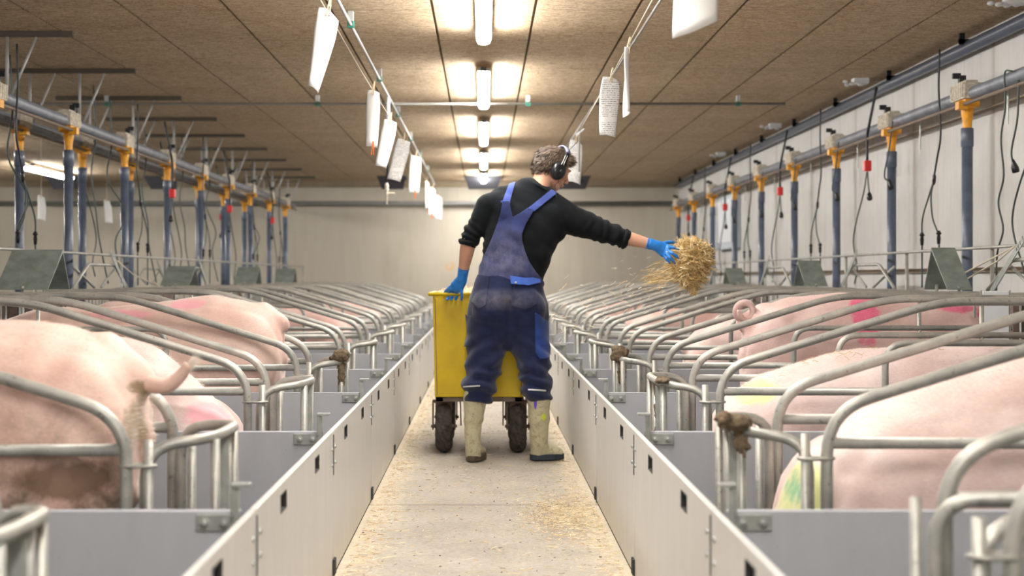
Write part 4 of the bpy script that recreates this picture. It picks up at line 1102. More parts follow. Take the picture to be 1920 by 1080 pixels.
sow(-1, yy, 0.91, [(0, 0.77), (0.07, 0.855), (0.16, 0.905), (0.30, 0.93), (0.6, 0.94), (1.1, 0.93), (1.4, 0.84)], 'large dirty-rumped sow with brush-tipped tail, nearest left crate', [((0.17, 0.10, 0.055), (-1.06, yy - 0.24, 0.53), (0.12, 0.16, 0.05)), ((0.30, 0.235, 0.13), (-0.91, yy - 0.10, 0.67), (0.030, 0.10, 0.08)), ((0.22, 0.16, 0.08), (-0.93, yy - 0.02, 0.755), (0.04, 0.06, 0.02)), ((0.16, 0.10, 0.05), (-1.35, yy - 0.24, 0.55), (0.10, 0.12, 0.08))], (1.0, 0.93, 0.86), 1.6, 'brush', 0.26, seed=15, hairs=14000)
yy = cy('left', 1)
sow(-1, yy, 0.93, [(0, 0.41), (0.03, 0.45), (0.135, 0.56), (0.28, 0.685), (0.36, 0.76), (0.5, 0.81), (1.0, 0.87), (1.4, 0.78)], 'pale sow with pink paint low on her rump, behind the dirty one', [(LP, (-1.03, yy - 0.15, 0.52), (0.14, 0.14, 0.05))], (1.04, 1.06, 1.06), 0.0, 'hang', 0.22, seed=16, sit=0.2, hairs=8000)
yy = cy('left', 2)
sow(-1, yy, 0.99, [(0, 0.82), (0.06, 0.88), (0.16, 0.93), (0.32, 0.96), (0.6, 0.93), (0.9, 0.90), (1.2, 0.90), (1.4, 0.84)], 'pink sow with pink paint smears on her back, third left crate', [(LP, (-1.46, yy - 0.12, 0.92), (0.10, 0.13, 0.025)), (LP, (-1.78, yy - 0.18, 0.87), (0.16, 0.2, 0.022))], (0.97, 0.90, 0.84), 0.3, 'hang', 0.24, seed=17, hairs=6000)
for i, (nm, k, xr, zz) in enumerate([('left', 3, 1.28, 0.90), ('left', 5, 1.15, 0.80), ('right', 5, 1.25, 0.80), ('right', 7, 1.15, 0.79), ('left', 7, 1.15, 0.78)]):
    s = 1 if nm == 'right' else -1; yy = cy(nm, k)
    sow(s, yy, xr, [(0, zz - 0.14), (0.10, zz - 0.06), (0.3, zz), (0.6, zz), (1.1, zz), (1.4, zz - 0.1)], 'small distant pink sow seen through the bars of the %s crate, %s side' % (ORD[k + 1], nm), [(LP, (s * (xr + 0.4), yy - 0.1, zz - 0.02), (0.12, 0.1, 0.04))] if i == 0 else [], (0.95, 0.84, 0.80), 0.2, 'hang', 0.21, 0.02, seed=20 + i)

# ================================================================== CART
YC = 8.36
t = thing('push_cart', (-0.03, YC + 0.45, 0), 'yellow box cart on air-filled tyres, pushed along the aisle', 'cart')
m, nt, b = newmat('yellow_paint')
v = geo_pos(nt); f = noi(nt, v, 5, 5); f2 = noi(nt, v, 28, 8, 0.75)
c = ramp(nt, f, [(0.3, (0.50, 0.34, 0.004)), (0.7, (0.64, 0.46, 0.008))])
c = mix(nt, ramp(nt, f2, [(0.68, (0,)*3), (0.74, (1,)*3)]), c, (0.10, 0.07, 0.02))
nt.links.new(c, b.inputs['Base Color']); b.inputs['Roughness'].default_value = 0.38
M['yellow'] = m
xl, xr_, yb_, yf_ = -0.300, 0.245, YC, YC + 0.92; zb, zt = 0.345, 0.945; th = 0.006
mb = MB()
# open box, walls of sheet, slightly tapering to the bottom
def boxring(d, z, tp): return [(xl + d + tp, yb_ + d + tp, z), (xr_ - d - tp, yb_ + d + tp, z), (xr_ - d - tp, yf_ - d - tp, z), (xl + d + tp, yf_ - d - tp, z)]
vs = boxring(0, zb, 0.012) + boxring(0, zt, 0) + boxring(th, zt, 0) + boxring(th, zb + th, 0.012)
fs = [(0, 3, 2, 1)]
for i in range(4):
    j = (i + 1) % 4
    fs += [(i, j, j + 4, i + 4), (i + 4, j + 4, j + 8, i + 8), (i + 8, j + 8, j + 12, i + 12)]
fs.append((12, 13, 14, 15))
box = mb.add(vs, fs).build('box', M['yellow'], t, bevel=0.003)
mb = MB()
for xx in (xl + 0.014, xr_ - 0.014): mb.tube([(xx + (0.012 if xx < 0 else -0.012), yb_ - 0.001 + 0.012, zb + 0.01), (xx, yb_ - 0.001, zt - 0.02)], 0.0022, 5)
mb.build('seam', M['brown'], box)
mb = MB()
o = 0.040
rim = bend([(xl - o + 0.02, yb_ - o, zt + 0.006), (xr_ + o - 0.02, yb_ - o, zt + 0.006), (xr_ + o - 0.02, yf_ + o, zt + 0.006), (xl - o + 0.02, yf_ + o, zt + 0.006), (xl - o + 0.02, yb_ - o, zt + 0.006), (xr_ - 0.1, yb_ - o, zt + 0.006)], 0.02, 4)
MB().tube(rim, 0.0105, 10).build('rim_bar', M['yellow'], t, True)
mb = MB()
for xx in (xl, xl + 0.30, xr_ - 0.01):
    mb.box((xx, yb_ - o, zt - 0.004), (xx + 0.012, yb_ + 0.004, zt + 0.002))
mb.box((xl - o + 0.025, yb_ + 0.2, zt - 0.004), (xl + 0.003, yb_ + 0.215, zt + 0.002)); mb.box((xr_ - 0.003, yb_ + 0.2, zt - 0.004), (xr_ + o - 0.025, yb_ + 0.215, zt + 0.002))
mb.build('rim_bracket', M['yellow'], t)
mb = MB()
for xx in (xl + 0.02, xr_ - 0.06): mb.box((xx, yb_ + 0.03, zb - 0.03), (xx + 0.04, yf_ - 0.03, zb - 0.001))
mb.box((xl + 0.02, yb_ + 0.03, zb - 0.028), (xr_ - 0.02, yb_ + 0.06, zb - 0.002))
mb.build('underframe', M['brown'], t)
MT = plain('dusty_tyre', (0.055, 0.045, 0.038), 0.85, 0, 0.5, 30, 0.4)
def wheel(cx, cyy, steer=0.0):
    w_ = MB(); r0, rt = 0.108, 0.047; c = V((cx, cyy, r0 + rt + 0.003))
    nu, nv = 48, 18; vs = []; fs = []
    for i in range(nu):
        a = 2 * PI * i / nu
        for j in range(nv):
            bb = 2 * PI * j / nv
            # diamond tread on the outer half
            out = max(0, math.cos(bb))
            tr = 0.004 * out * (1 if ((i + (j if j < nv / 2 else -j)) % 4) < 2 else -1) if out > 0.15 else 0
            rr = rt + tr
            vs.append(c + V((rr * 1.08 * math.sin(bb), (r0 + rr * math.cos(bb)) * math.cos(a), (r0 + rr * math.cos(bb)) * math.sin(a))))
    for i in range(nu):
        for j in range(nv):
            i2, j2 = (i + 1) % nu, (j + 1) % nv
            fs.append((i * nv + j, i2 * nv + j, i2 * nv + j2, i * nv + j2))
    tw = w_.add(vs, fs).build('wheel', MT, t)
    m2 = MB().lathe(c - V((0.03, 0, 0)), (1, 0, 0), [(0, 0.068), (0.006, 0.070), (0.012, 0.05), (0.048, 0.05), (0.054, 0.070), (0.06, 0.068)], 20)
    m2.build('rim_disc', M['galv_plain'], tw)
    m2 = MB().lathe(c - V((0.078, 0, 0)), (1, 0, 0), [(0, 0.008), (0.012, 0.012), (0.144, 0.012), (0.156, 0.008)], 10)
    m2.build('axle', M['brown'], tw)
    m3 = MB()
    for sx in (-1, 1): m3.box((c.x + sx * 0.066 - 0.004, c.y - 0.025, c.z - 0.02), (c.x + sx * 0.066 + 0.004, c.y + 0.03, zb - 0.045))
    m3.box((c.x - 0.07, c.y - 0.035, zb - 0.046), (c.x + 0.07, c.y + 0.045, zb - 0.031))
    m3.box((c.x - 0.05, c.y - 0.06, zb - 0.085), (c.x + 0.05, c.y - 0.036, zb - 0.035))
    m3.build('wheel_fork', M['brown'], t, bevel=0.002)
for yyw in (8.53, 9.10):
    wheel(-0.238, yyw); wheel(0.205, yyw)
MB().tube([(xl + 0.16, yb_ + 0.09, zb - 0.002), (xl + 0.165, yb_ + 0.09, 0.17)], 0.004, 6).build('brake_rod', M['brown'], t)
MB().tube([(xr_ - 0.13, yb_ + 0.09, zb - 0.002), (xr_ - 0.13, yb_ + 0.09, 0.17)], 0.004, 6).build('brake_rod', M['brown'], t)

# ================================================================== STRAW
def stalks(n, place, L=(0.03, 0.09), wd=(0.0012, 0.0026), seed=3, curve=0.3):
    """n thin bent stalks; place() gives a point and a direction"""
    rng = random.Random(seed); mb = MB()
    for _ in range(n):
        p, d = place(rng); l = rng.uniform(*L); w_ = rng.uniform(*wd)
        d = d.normalized(); a = d.cross(V((rng.uniform(-1, 1), rng.uniform(-1, 1), rng.uniform(-1, 1)))).normalized(); b_ = d.cross(a)
        k = a * l * curve * rng.uniform(-1, 1)
        c0, c1, c2 = p - d * l / 2, p + k * 0.5, p + d * l / 2
        vs = []
        for c in (c0, c1, c2):
            for an in (0, 2.1, 4.2): vs.append(c + a * w_ * math.cos(an) + b_ * w_ * 0.6 * math.sin(an))
        mb.add(vs, [(0, 1, 4, 3), (1, 2, 5, 4), (2, 0, 3, 5), (3, 4, 7, 6), (4, 5, 8, 7), (5, 3, 6, 8), (0, 2, 1), (6, 7, 8)])
    return mb
def pl_heap(rng):
    x = rng.uniform(xl + 0.015, xr_ - 0.015); y = rng.uniform(yb_ + 0.01, yf_ - 0.02)
    z = 0.925 + 0.045 * (1 - ((x + 0.03) / 0.3) ** 2) * min(1, (y - yb_) * 6) * rng.uniform(0.2, 1) + 0.02 * noise.noise(V((x * 9, y * 9, 0)))
    return V((x, y, z)), V((rng.uniform(-1, 1), rng.uniform(-1, 1), rng.uniform(-0.3, 1.0)))
mb = stalks(5200, pl_heap, (0.03, 0.085), (0.0010, 0.0022), 5)
mb.box((xl + 0.03, yb_ + 0.03, zb + 0.02), (xr_ - 0.03, yf_ - 0.03, 0.925))
tag(mb.build('straw_heap', M['shavings'], origin=(-0.03, 8.8, 0.40)), 'pale straw heaped in the yellow cart', 'straw', None, 'stuff')
def pl_floor(rng):
    while True:
        y = 2.3 + 11.5 * rng.random() ** 1.6
        if rng.random() < 0.62: x = (0.5 - abs(rng.gauss(0, 0.07))) * rng.choice((-1, 1))
        else: x = rng.uniform(-0.5, 0.5)
        if abs(x) < 0.505: break
    return V((x, y, rng.uniform(0.002, 0.006))), V((rng.uniform(-1, 1), rng.uniform(-1, 1), rng.uniform(-0.03, 0.03)))
def pl_patch(rng):
    return V((min(0.50, rng.gauss(0.34, 0.085)), rng.gauss(6.25, 0.32), rng.uniform(0.002, 0.008))), V((rng.uniform(-1, 1), rng.uniform(-1, 1), rng.uniform(-0.05, 0.05)))
mb = stalks(9000, pl_floor, (0.006, 0.028), (0.0006, 0.0015), 8, 0.15)
m2 = stalks(700, pl_floor, (0.03, 0.075), (0.0010, 0.0018), 9, 0.15); mb.add(m2.v, m2.f)
m2 = stalks(2600, pl_patch, (0.006, 0.026), (0.0007, 0.0016), 10, 0.15); mb.add(m2.v, m2.f)
def pl_crumb(rng):
    y = 2.3 + 8 * rng.random() ** 1.5; return V((rng.uniform(-0.5, 0.5), y, 0.003)), V((rng.uniform(-1, 1), rng.uniform(-1, 1), 0))
m2 = stalks(260, pl_crumb, (0.004, 0.011), (0.001, 0.0028), 11, 0.1)
tag(mb.build('straw_litter', M['chaff'], origin=(0, 5, 0)), 'straw bits scattered over the concrete aisle, thickest along its edges', 'straw', None, 'stuff')
tag(m2.build('crumb_litter', M['brown'], origin=(0, 5, 0)), 'dark crumbs scattered over the concrete aisle floor', 'crumbs', None, 'stuff')
# straw on the backs and rails of the nearest right sows
def pl_back(rng):
    u = rng.uniform(0.25, 0.95); yv = rng.uniform(-0.14, 0.10)
    yy = cy('right', 1); z = interp([(0, 0.46), (0.10, 0.57), (0.23, 0.655), (0.48, 0.735), (0.78, 0.775), (1.1, 0.80), (1.4, 0.74)], u) + 0.006 - 1.2 * yv * yv
    return V((0.93 + u, yy + yv, z)), V((rng.uniform(-1, 1), rng.uniform(-1, 1), rng.uniform(-0.2, 0.2)))
tag(stalks(60, pl_back, (0.02, 0.06), (0.0008, 0.0013), 12).build('loose_straw', M['straw'], origin=(1.5, cy('right', 1), 0.70)), 'loose straw lying on the back of the second right sow', 'straw', None, 'stuff')

# ================================================================== PERSON
YP = 8.05
def Q(px, py, d=0.0): return P(px, py, YP + d)
def m_(px): return px * YP / FPX
person = thing('person', (0.1, YP, 0.0), 'person in black sweater and navy bib overalls throwing straw, seen from behind', 'person')
SKIN = plain('skin', (0.62, 0.34, 0.23), 0.5, 0, 0.08, 12)
SWEAT = cloth('black_knit', (0.0065, 0.008, 0.010), 0.95, 0.25, 20, None, 0.08)
DUSTC = (0.42, 0.38, 0.34)
NAVY = cloth('navy_trouser_cloth', (0.012, 0.018, 0.056), 0.9, 0.35, 12, (tuple(Q(937, 562, -0.12)), (0.26, 0.5, 0.070), (0.34, 0.31, 0.30), 0.15))
BIBM = cloth('worn_navy_cloth', (0.024, 0.034, 0.115), 0.9, 0.3, 12, (tuple(Q(945, 490, -0.12)), (0.30, 0.5, 0.22), (0.24, 0.25, 0.36), 0.30))
STRAP = cloth('blue_strap', (0.055, 0.085, 0.30), 0.85, 0.12, 20)
FLAP = cloth('bright_blue_flap', (0.05, 0.12, 0.46), 0.85, 0.12, 20)
PATCH = cloth('royal_blue_patch', (0.022, 0.055, 0.23), 0.85, 0.2, 20)
m, nt, b = newmat('nitrile_glove')
b.inputs['Base Color'].default_value = (0.02, 0.22, 0.70, 1); b.inputs['Roughness'].default_value = 0.42
bump(nt, b, noi(nt, geo_pos(nt), 60, 4), 0.3, 0.003)
GLOVE = m

# --- joints
hipC = Q(952, 575, 0.05)
# hand builder shared by skin and gloves: (base, mid, tip) chains
LH = dict(wrist=Q(868, 513, 0.17), palm=[Q(866, 524, 0.18), Q(857, 538, 0.215)],
          fingers=[[Q(846, 541, 0.235), Q(841, 549, 0.283), Q(840, 560, 0.275), Q(838, 561, 0.255)],
                   [Q(852, 543, 0.235), Q(849, 550, 0.285), Q(847, 560, 0.275), Q(846, 561, 0.25)],
                   [Q(858, 544, 0.23), Q(857, 551, 0.285), Q(855, 560, 0.275), Q(854, 561, 0.25)],
                   [Q(864, 542, 0.21), Q(866, 549, 0.185), Q(866, 556, 0.195), Q(865, 562, 0.21)]],
          thumb=[Q(858, 529, 0.20), Q(845, 538, 0.24), Q(838, 544, 0.28), Q(834, 548, 0.30)])
RH = dict(wrist=Q(1224, 459, 0.10), palm=[Q(1234, 462, 0.10), Q(1247, 470, 0.10)],
          fingers=[[Q(1253, 462, 0.09), Q(1263, 464, 0.08), Q(1273, 468, 0.09), Q(1281, 471, 0.11)],
                   [Q(1253, 470, 0.08), Q(1261, 475, 0.06), Q(1270, 482, 0.065), Q(1277, 489, 0.09)],
                   [Q(1250, 476, 0.08), Q(1256, 483, 0.06), Q(1262, 489, 0.065), Q(1267, 496, 0.09)],
                   [Q(1246, 480, 0.09), Q(1250, 486, 0.08), Q(1254, 491, 0.085), Q(1258, 494, 0.11)]],
          thumb=[Q(1238, 459, 0.13), Q(1250, 455, 0.16), Q(1259, 454, 0.17), Q(1266, 457, 0.19)])
def hand(mb, H, k=1.0):
    w0 = H['wrist']
    pr = H['palm']
    mid = sum((f[0] for f in H['fingers']), V()) / 4
    spread = (H['fingers'][0][0] - H['fingers'][3][0]).normalized()
    mb.limb([w0, pr[0], pr[1], mid], [(0.029 * k, 0.023 * k), (0.034 * k, 0.020 * k), (0.042 * k, 0.018 * k), (0.036 * k, 0.013 * k)], tuple(spread), 16)
    for i, f in enumerate(H['fingers']):
        r = [0.0105, 0.0100, 0.0090, 0.0078]
        mb.limb([pr[1].lerp(f[0], 0.6)] + f, [0.0105 * k] + [q * k * (0.92 if i == 3 else 1) for q in r], (0.3, 0.9, 0.1), 12)
    mb.limb([pr[0].lerp(H['thumb'][0], 0.5)] + H['thumb'], [0.016 * k, 0.014 * k, 0.0115 * k, 0.0105 * k, 0.009 * k], (0.3, 0.9, 0.1), 12)

# --- head frame: looks right and down, turned partly away
HC_ = Q(1036, 317, 0.13)
yaw = math.radians(27); pitch = math.radians(-24)
fwd = V((math.cos(yaw) * math.cos(pitch), math.sin(yaw) * math.cos(pitch), math.sin(pitch))).normalized()
rgt = fwd.cross(V((0.10, 0, 1))).normalized()
upv = rgt.cross(fwd).normalized()
HM = Matrix((rgt, fwd, upv)).transposed()     # columns: right, forward, up
def Hd(x, y, z): return HC_ + HM @ V((x, y, z))
skin = MB()
def hell(mb, c, r, rot=None): mb.ell(Hd(*c), r, HM if rot is None else HM @ rot, 24, 16)
hell(skin, (0, -0.012, 0.022), (0.078, 0.098, 0.090))
hell(skin, (0, 0.035, -0.035), (0.056, 0.058, 0.075))
hell(skin, (0, 0.050, 0.005), (0.060, 0.045, 0.055))
hell(skin, (0, 0.055, -0.088), (0.030, 0.030, 0.022))
skin.limb([Hd(0.045, 0.0, -0.06), Hd(0.028, 0.055, -0.088)], [0.022, 0.020], (0, 0, 1), 12)
skin.limb([Hd(-0.045, 0.0, -0.06), Hd(-0.028, 0.055, -0.088)], [0.022, 0.020], (0, 0, 1), 12)
skin.limb([Hd(0, 0.092, 0.012), Hd(0, 0.106, -0.012), Hd(0, 0.116, -0.030)], [(0.009, 0.012), (0.011, 0.012), (0.015, 0.012)], tuple(rgt), 12)
for sx in (-1, 1):
    hell(skin, (sx * 0.012, 0.103, -0.034), (0.010, 0.011, 0.008))
    hell(skin, (sx * 0.028, 0.083, 0.028), (0.026, 0.014, 0.010))
    hell(skin, (sx * 0.040, 0.068, -0.020), (0.022, 0.022, 0.020))
    hell(skin, (sx * 0.080, -0.008, -0.010), (0.010, 0.020, 0.032))
hell(skin, (0, 0.094, -0.056), (0.022, 0.013, 0.006)); hell(skin, (0, 0.092, -0.066), (0.019, 0.012, 0.007))
# neck and body under the clothes
nb = Q(1008, 362, 0.08)
skin.limb([nb - V((0.02, 0, 0.05)), nb, Hd(0, -0.035, -0.045)], [(0.075, 0.070), (0.060, 0.062), (0.056, 0.060)], (1, 0, 0), 20)
LS, LE, LW = Q(917, 382, 0.06), Q(879, 450, 0.08), LH['wrist']
RS, RE, RW = Q(1068, 404, 0.10), Q(1150, 440, 0.11), RH['wrist']
skin.limb([Q(957, 530, 0.06), Q(970, 480, 0.07), Q(982, 430, 0.08), Q(992, 390, 0.09), Q(1003, 365, 0.09)], [(0.155, 0.09), (0.165, 0.095), (0.19, 0.11), (0.20, 0.10), (0.08, 0.07)], (1, 0, 0), 24)
skin.limb([Q(945, 380, 0.08), LS, LE], [0.06, 0.055, 0.040], (0, 1, 0), 16)
skin.limb([LE, LE.lerp(LW, 0.3), LW], [(0.042, 0.040), (0.043, 0.040), (0.028, 0.025)], (1, 0, 0), 16)
skin.limb([Q(1040, 392, 0.10), RS, RE], [0.06, 0.055, 0.040], (0, 1, 0), 16)
skin.limb([RE, RE.lerp(RW, 0.3), RW], [(0.042, 0.040), (0.043, 0.040), (0.028, 0.025)], (0, 0, 1), 16)
skin.limb([Q(952, 545, 0.06), Q(952, 590, 0.06)], [(0.16, 0.10), (0.17, 0.11)], (1, 0, 0), 20)
LHp, LK, LA = Q(922, 600, 0.06), Q(902, 690, 0.02), Q(886, 818, 0.0)
RHp, RK, RA = Q(984, 600, 0.06), Q(1004, 690, 0.0), Q(1010, 822, 0.0)
skin.limb([LHp, LK, Q(888, 770, 0.01), Q(886, 812, 0.03), Q(888, 846, 0.05), Q(891, 853, 0.14)], [0.08, 0.050, 0.040, 0.030, 0.026, 0.020], (1, 0, 0), 16)
skin.limb([RHp, RK, Q(1011, 770, 0.03), Q(1011, 812, 0.06), Q(1014, 842, 0.085), Q(1036, 846, 0.11)], [0.08, 0.050, 0.040, 0.032, 0.026, 0.020], (0, 1, 0), 16)
hand(skin, LH, 0.86); hand(skin, RH, 0.86)
body = fuse(skin, 'body', SKIN, person, 0.0048, 3)
for sx in (-1, 1):
    MB().ell(Hd(sx * 0.031, 0.083, 0.010), (0.011, 0.010, 0.008), HM, 14, 10).build('eye', M['white_plastic'], person, True)
    MB().limb([Hd(sx * 0.012, 0.100, 0.028), Hd(sx * 0.035, 0.094, 0.033), Hd(sx * 0.052, 0.080, 0.026)], [0.003, 0.0035, 0.002], (0, 0, 1), 8).build('eyebrow', plain('brow', (0.03, 0.018, 0.01), 0.8), person, True)

# --- gloves
for H, cuff in ((LH, (LE, LW)), (RH, (RE, RW))):
    mb = MB(); hand(mb, H, 1.0)
    d = (cuff[0] - cuff[1]).normalized()
    mb.limb([H['palm'][0], H['wrist'], H['wrist'] + d * 0.018], [(0.030, 0.026), (0.031, 0.028), (0.033, 0.031)], (1, 0, 0) if H is LH else (0, 0, 1), 18)
    gl = fuse(mb, 'glove', GLOVE, person, 0.0030, 2, lambda p, n: noise.noise(p * 45) * 0.0018, 0)
    rg = MB(); c = H['wrist'] + d * 0.034
    a = d.cross(V((0, 1, 0))).normalized(); b2 = d.cross(a)
    ring = [c + a * 0.032 * math.cos(2 * PI * q / 20) + b2 * 0.031 * math.sin(2 * PI * q / 20) for q in range(21)]
    rg.tube(ring, 0.0028, 6, False).build('cuff_roll', GLOVE, gl, True)

# --- sweater
sw = MB()
secs = [(957, 540, 0.06, 57, 0.105), (960, 515, 0.06, 60, 0.112), (968, 480, 0.065, 64, 0.118), (978, 440, 0.07, 72, 0.128), (986, 408, 0.085, 82, 0.125), (992, 382, 0.09, 76, 0.105), (1002, 360, 0.09, 38, 0.080)]
sw.limb([Q(a, b_, d) for a, b_, d, r, e in secs], [(m_(r), e) for a, b_, d, r, e in secs], (1, 0, 0), 32)
# shoulder blades and the raised right shoulder
sw.ell(Q(948, 400, 0.015), (0.085, 0.050, 0.11)); sw.ell(Q(1030, 412, 0.04), (0.09, 0.055, 0.10)); sw.ell(Q(1012, 470, 0.06), (0.075, 0.10, 0.13)); sw.ell(Q(1030, 432, 0.07), (0.10, 0.075, 0.09))
sw.limb([Q(1014, 363, 0.08), Q(1035, 380, 0.09), Q(1066, 404, 0.10)], [(0.06, 0.06), (0.072, 0.065), (0.085, 0.08)], (0, 1, 0), 18)
sw.limb([Q(985, 366, 0.08), Q(950, 372, 0.07), Q(918, 384, 0.06)], [(0.06, 0.05), (0.068, 0.06), (0.075, 0.070)], (0, 1, 0), 18)
sw.limb([Q(918, 386, 0.06), Q(900, 418, 0.07), Q(883, 442, 0.08)], [(0.075, 0.078), (0.066, 0.064), (0.056, 0.054)], (0, 1, 0), 18)
sw.limb([Q(886, 434, 0.08), Q(879, 452, 0.085)], [(0.056, 0.052), (0.050, 0.048)], (1, 0, 0), 18)
sw.limb([Q(1060, 408, 0.10), Q(1096, 420, 0.105), Q(1135, 436, 0.11), Q(1168, 447, 0.11)], [(0.088, 0.090), (0.075, 0.080), (0.062, 0.068), (0.052, 0.056)], (0, 1, 0), 18)
sw.limb([Q(998, 372, 0.09), Q(1006, 354, 0.09)], [(0.085, 0.075), (0.070, 0.066)], (1, 0, 0), 22)
def seg_t(p, a, b2):
    ab = b2 - a; return max(-0.3, min(1.3, (p - a).dot(ab) / ab.length_squared)), (p - a - ab * max(0, min(1, (p - a).dot(ab) / ab.length_squared))).length
def sweater_disp(p, n):
    d = noise.noise(p * 7) * 0.006
    t1, r1 = seg_t(p, Q(883, 442, 0.08), Q(879, 462, 0.085))
    if r1 < 0.13:                                  # rolled left sleeve: rings
        k = max(0, 1 - r1 / 0.13); ax = (p - Q(883, 442, 0.08)).dot((Q(874, 470, 0.09) - Q(900, 418, 0.07)).normalized())
        d += k * 0.010 * math.sin(ax * 170 + noise.noise(p * 18) * 3.0)
    t2, r2 = seg_t(p, Q(1080, 412, 0.1), Q(1170, 447, 0.11))
    if r2 < 0.13 and t2 > -0.2:
        ax = (p - Q(1080, 412, 0.1)).dot((Q(1170, 447, 0.11) - Q(1080, 412, 0.1)).normalized()); k = max(0, 1 - r2 / 0.13) * max(0.2, min(1, t2 + 0.2))
        d += k * 0.011 * math.sin(ax * 110 + noise.noise(p * 12) * 4.0)
    # drag folds across the back towards the raised arm
    q = V((p.x * 6 + p.z * 10, p.y * 4, p.z * 3 - p.x * 3))
    d += 0.006 * noise.noise(q * 1.6)
    return d
sweater = fuse(sw, 'sweater', SWEAT, person, 0.0075, 7, sweater_disp, 1)
for (c, d, r) in ((Q(878.5, 457, 0.087), V((-0.12, 0.08, -1)), 0.045), (Q(1175.5, 449, 0.11), V((1, 0, -0.25)), 0.044)):
    d.normalize(); a = d.cross(V((0, 1, 0.1))).normalized(); b2 = d.cross(a); mb = MB()
    for w2, rr, th in ((-0.012, r + 0.006, 0.012), (0.0, r + 0.001, 0.009)):
        mb.tube([c + d * w2 + a * rr * math.cos(2 * PI * q / 24) + b2 * rr * math.sin(2 * PI * q / 24) for q in range(25)], th, 8, False)
    fuse(mb, 'sleeve_cuff', SWEAT, sweater, 0.004, 3, lambda p, n: noise.noise(p * 40) * 0.003, 0)
mb = MB(); c = Q(1009, 354, 0.085); d = (Q(1020, 335, 0.1) - Q(1000, 372, 0.08)).normalized(); a = d.cross(V((0, 1, 0))).normalized(); b2 = d.cross(a)
mb.tube([c + a * 0.068 * math.cos(2 * PI * q / 28) + b2 * 0.066 * math.sin(2 * PI * q / 28) for q in range(29)], 0.010, 8, False)
mb.build('neck_band', SWEAT, sweater, True)

# --- overall trousers
tr = MB()
ps = [(956, 517, 0.06, 59, 0.115), (955, 538, 0.055, 66, 0.128), (953, 562, 0.05, 74, 0.150), (952, 590, 0.05, 77, 0.150), (951, 615, 0.055, 74, 0.13)]
tr.limb([Q(a, b_, d) for a, b_, d, r, e in ps], [(m_(r), e) for a, b_, d, r, e in ps], (1, 0, 0), 32)
tr.ell(Q(922, 580, -0.015), (0.115, 0.10, 0.13)); tr.ell(Q(985, 580, -0.015), (0.115, 0.10, 0.13))
tr.limb([Q(920, 600, 0.05), Q(912, 640, 0.045), Q(909, 672, 0.035), Q(905, 700, 0.02), Q(898, 722, 0.01), Q(898, 732, 0.01)], [(m_(42), 0.135), (m_(37), 0.125), (m_(36), 0.118), (m_(32), 0.115), (m_(31), 0.118), (m_(31), 0.112)], (1, 0, 0), 24)
tr.limb([Q(984, 600, 0.05), Q(992, 640, 0.04), Q(999, 672, 0.025), Q(1001, 700, 0.01), Q(1005, 722, 0.0), Q(1007, 733, 0.0)], [(m_(42), 0.135), (m_(38), 0.125), (m_(35), 0.118), (m_(30), 0.112), (m_(29), 0.110), (m_(29), 0.108)], (1, 0, 0), 24)
def trouser_disp(p, n):
    d = noise.noise(p * 5) * 0.008 + noise.noise(p * 13) * 0.003
    z = p.z
    k = max(0, min(1, (0.62 - z) / 0.2))            # bunched cloth above the boots
    d += k * 0.012 * math.sin(z * 75 + p.x * 14 + noise.noise(p * 8) * 4)
    k2 = math.exp(-((z - 0.60) / 0.12) ** 2)
    d += k2 * 0.007 * math.sin(z * 60 + abs(p.x - 0.14) * 50 + noise.noise(p * 6) * 3)
    xm = m_(952 - VX); seat = math.exp(-((z - 0.80) / 0.12) ** 2)   # centre seam of the seat
    d -= 0.014 * seat * math.exp(-((p.x - xm) / 0.014) ** 2) * (1 if n.y < 0 else 0)
    return d
trousers = fuse(tr, 'overall_trousers', NAVY, person, 0.0085, 7, trouser_disp, 1)

# --- cut pieces that lie on a garment: an inflated copy of it cut by an outline
def cut_piece(src, poly, off, y0, y1, name, mat, parent, smooth=1):
    me = src.data.copy(); ob = bpy.data.objects.new(name, me); COL.objects.link(ob)
    o0 = wloc(src); ob.location = o0; ob['_w'] = tuple(o0)
    ns = [v.normal.copy() for v in me.vertices]
    for v, n in zip(me.vertices, ns): v.co += n * off
    n = len(poly); pts = [P(a, b_, 8.0) for a, b_ in poly]
    vs = [(p.x * y0 / 8.0, y0, CAMZ + (p.z - CAMZ) * y0 / 8.0) for p in pts] + [(p.x * y1 / 8.0, y1, CAMZ + (p.z - CAMZ) * y1 / 8.0) for p in pts]
    fs = [tuple(range(n)), tuple(range(2 * n - 1, n - 1, -1))] + [(i, i + n, (i + 1) % n + n, (i + 1) % n) for i in range(n)]
    cut = MB().add(vs, fs).build('cutter', mat, None, origin=(0, 0, 0))
    bo = ob.modifiers.new('b', 'BOOLEAN'); bo.operation = 'INTERSECT'; bo.object = cut; bo.solver = 'EXACT'
    bake(ob); print('CUT', name, len(ob.data.polygons))
    bpy.data.objects.remove(cut)
    ob.data.materials.clear(); ob.data.materials.append(mat)
    pl = wloc(parent); ob.parent = parent; ob.location = o0 - pl
    for p in ob.data.polygons: p.use_smooth = True
    return ob
bib = cut_piece(sweater, [(942, 377), (939, 397), (933, 418), (922, 447), (905, 485), (886, 522), (886, 545), (1024, 545), (1020, 528), (1003, 507), (992, 490), (984, 470), (979, 450), (979, 438), (987, 418), (1001, 394), (990, 389), (978, 398), (961, 407), (955, 377)], 0.015, 7.6, 8.10, 'bib_back', BIBM, person)
cut_piece(sweater, [(956.5, 338), (967, 338), (956, 379), (941.5, 379)], 0.008, 7.6, 8.30, 'strap', STRAP, person)
cut_piece(sweater, [(989, 391), (1034, 355), (1046, 361), (1002, 396)], 0.008, 7.6, 8.30, 'strap', STRAP, person)
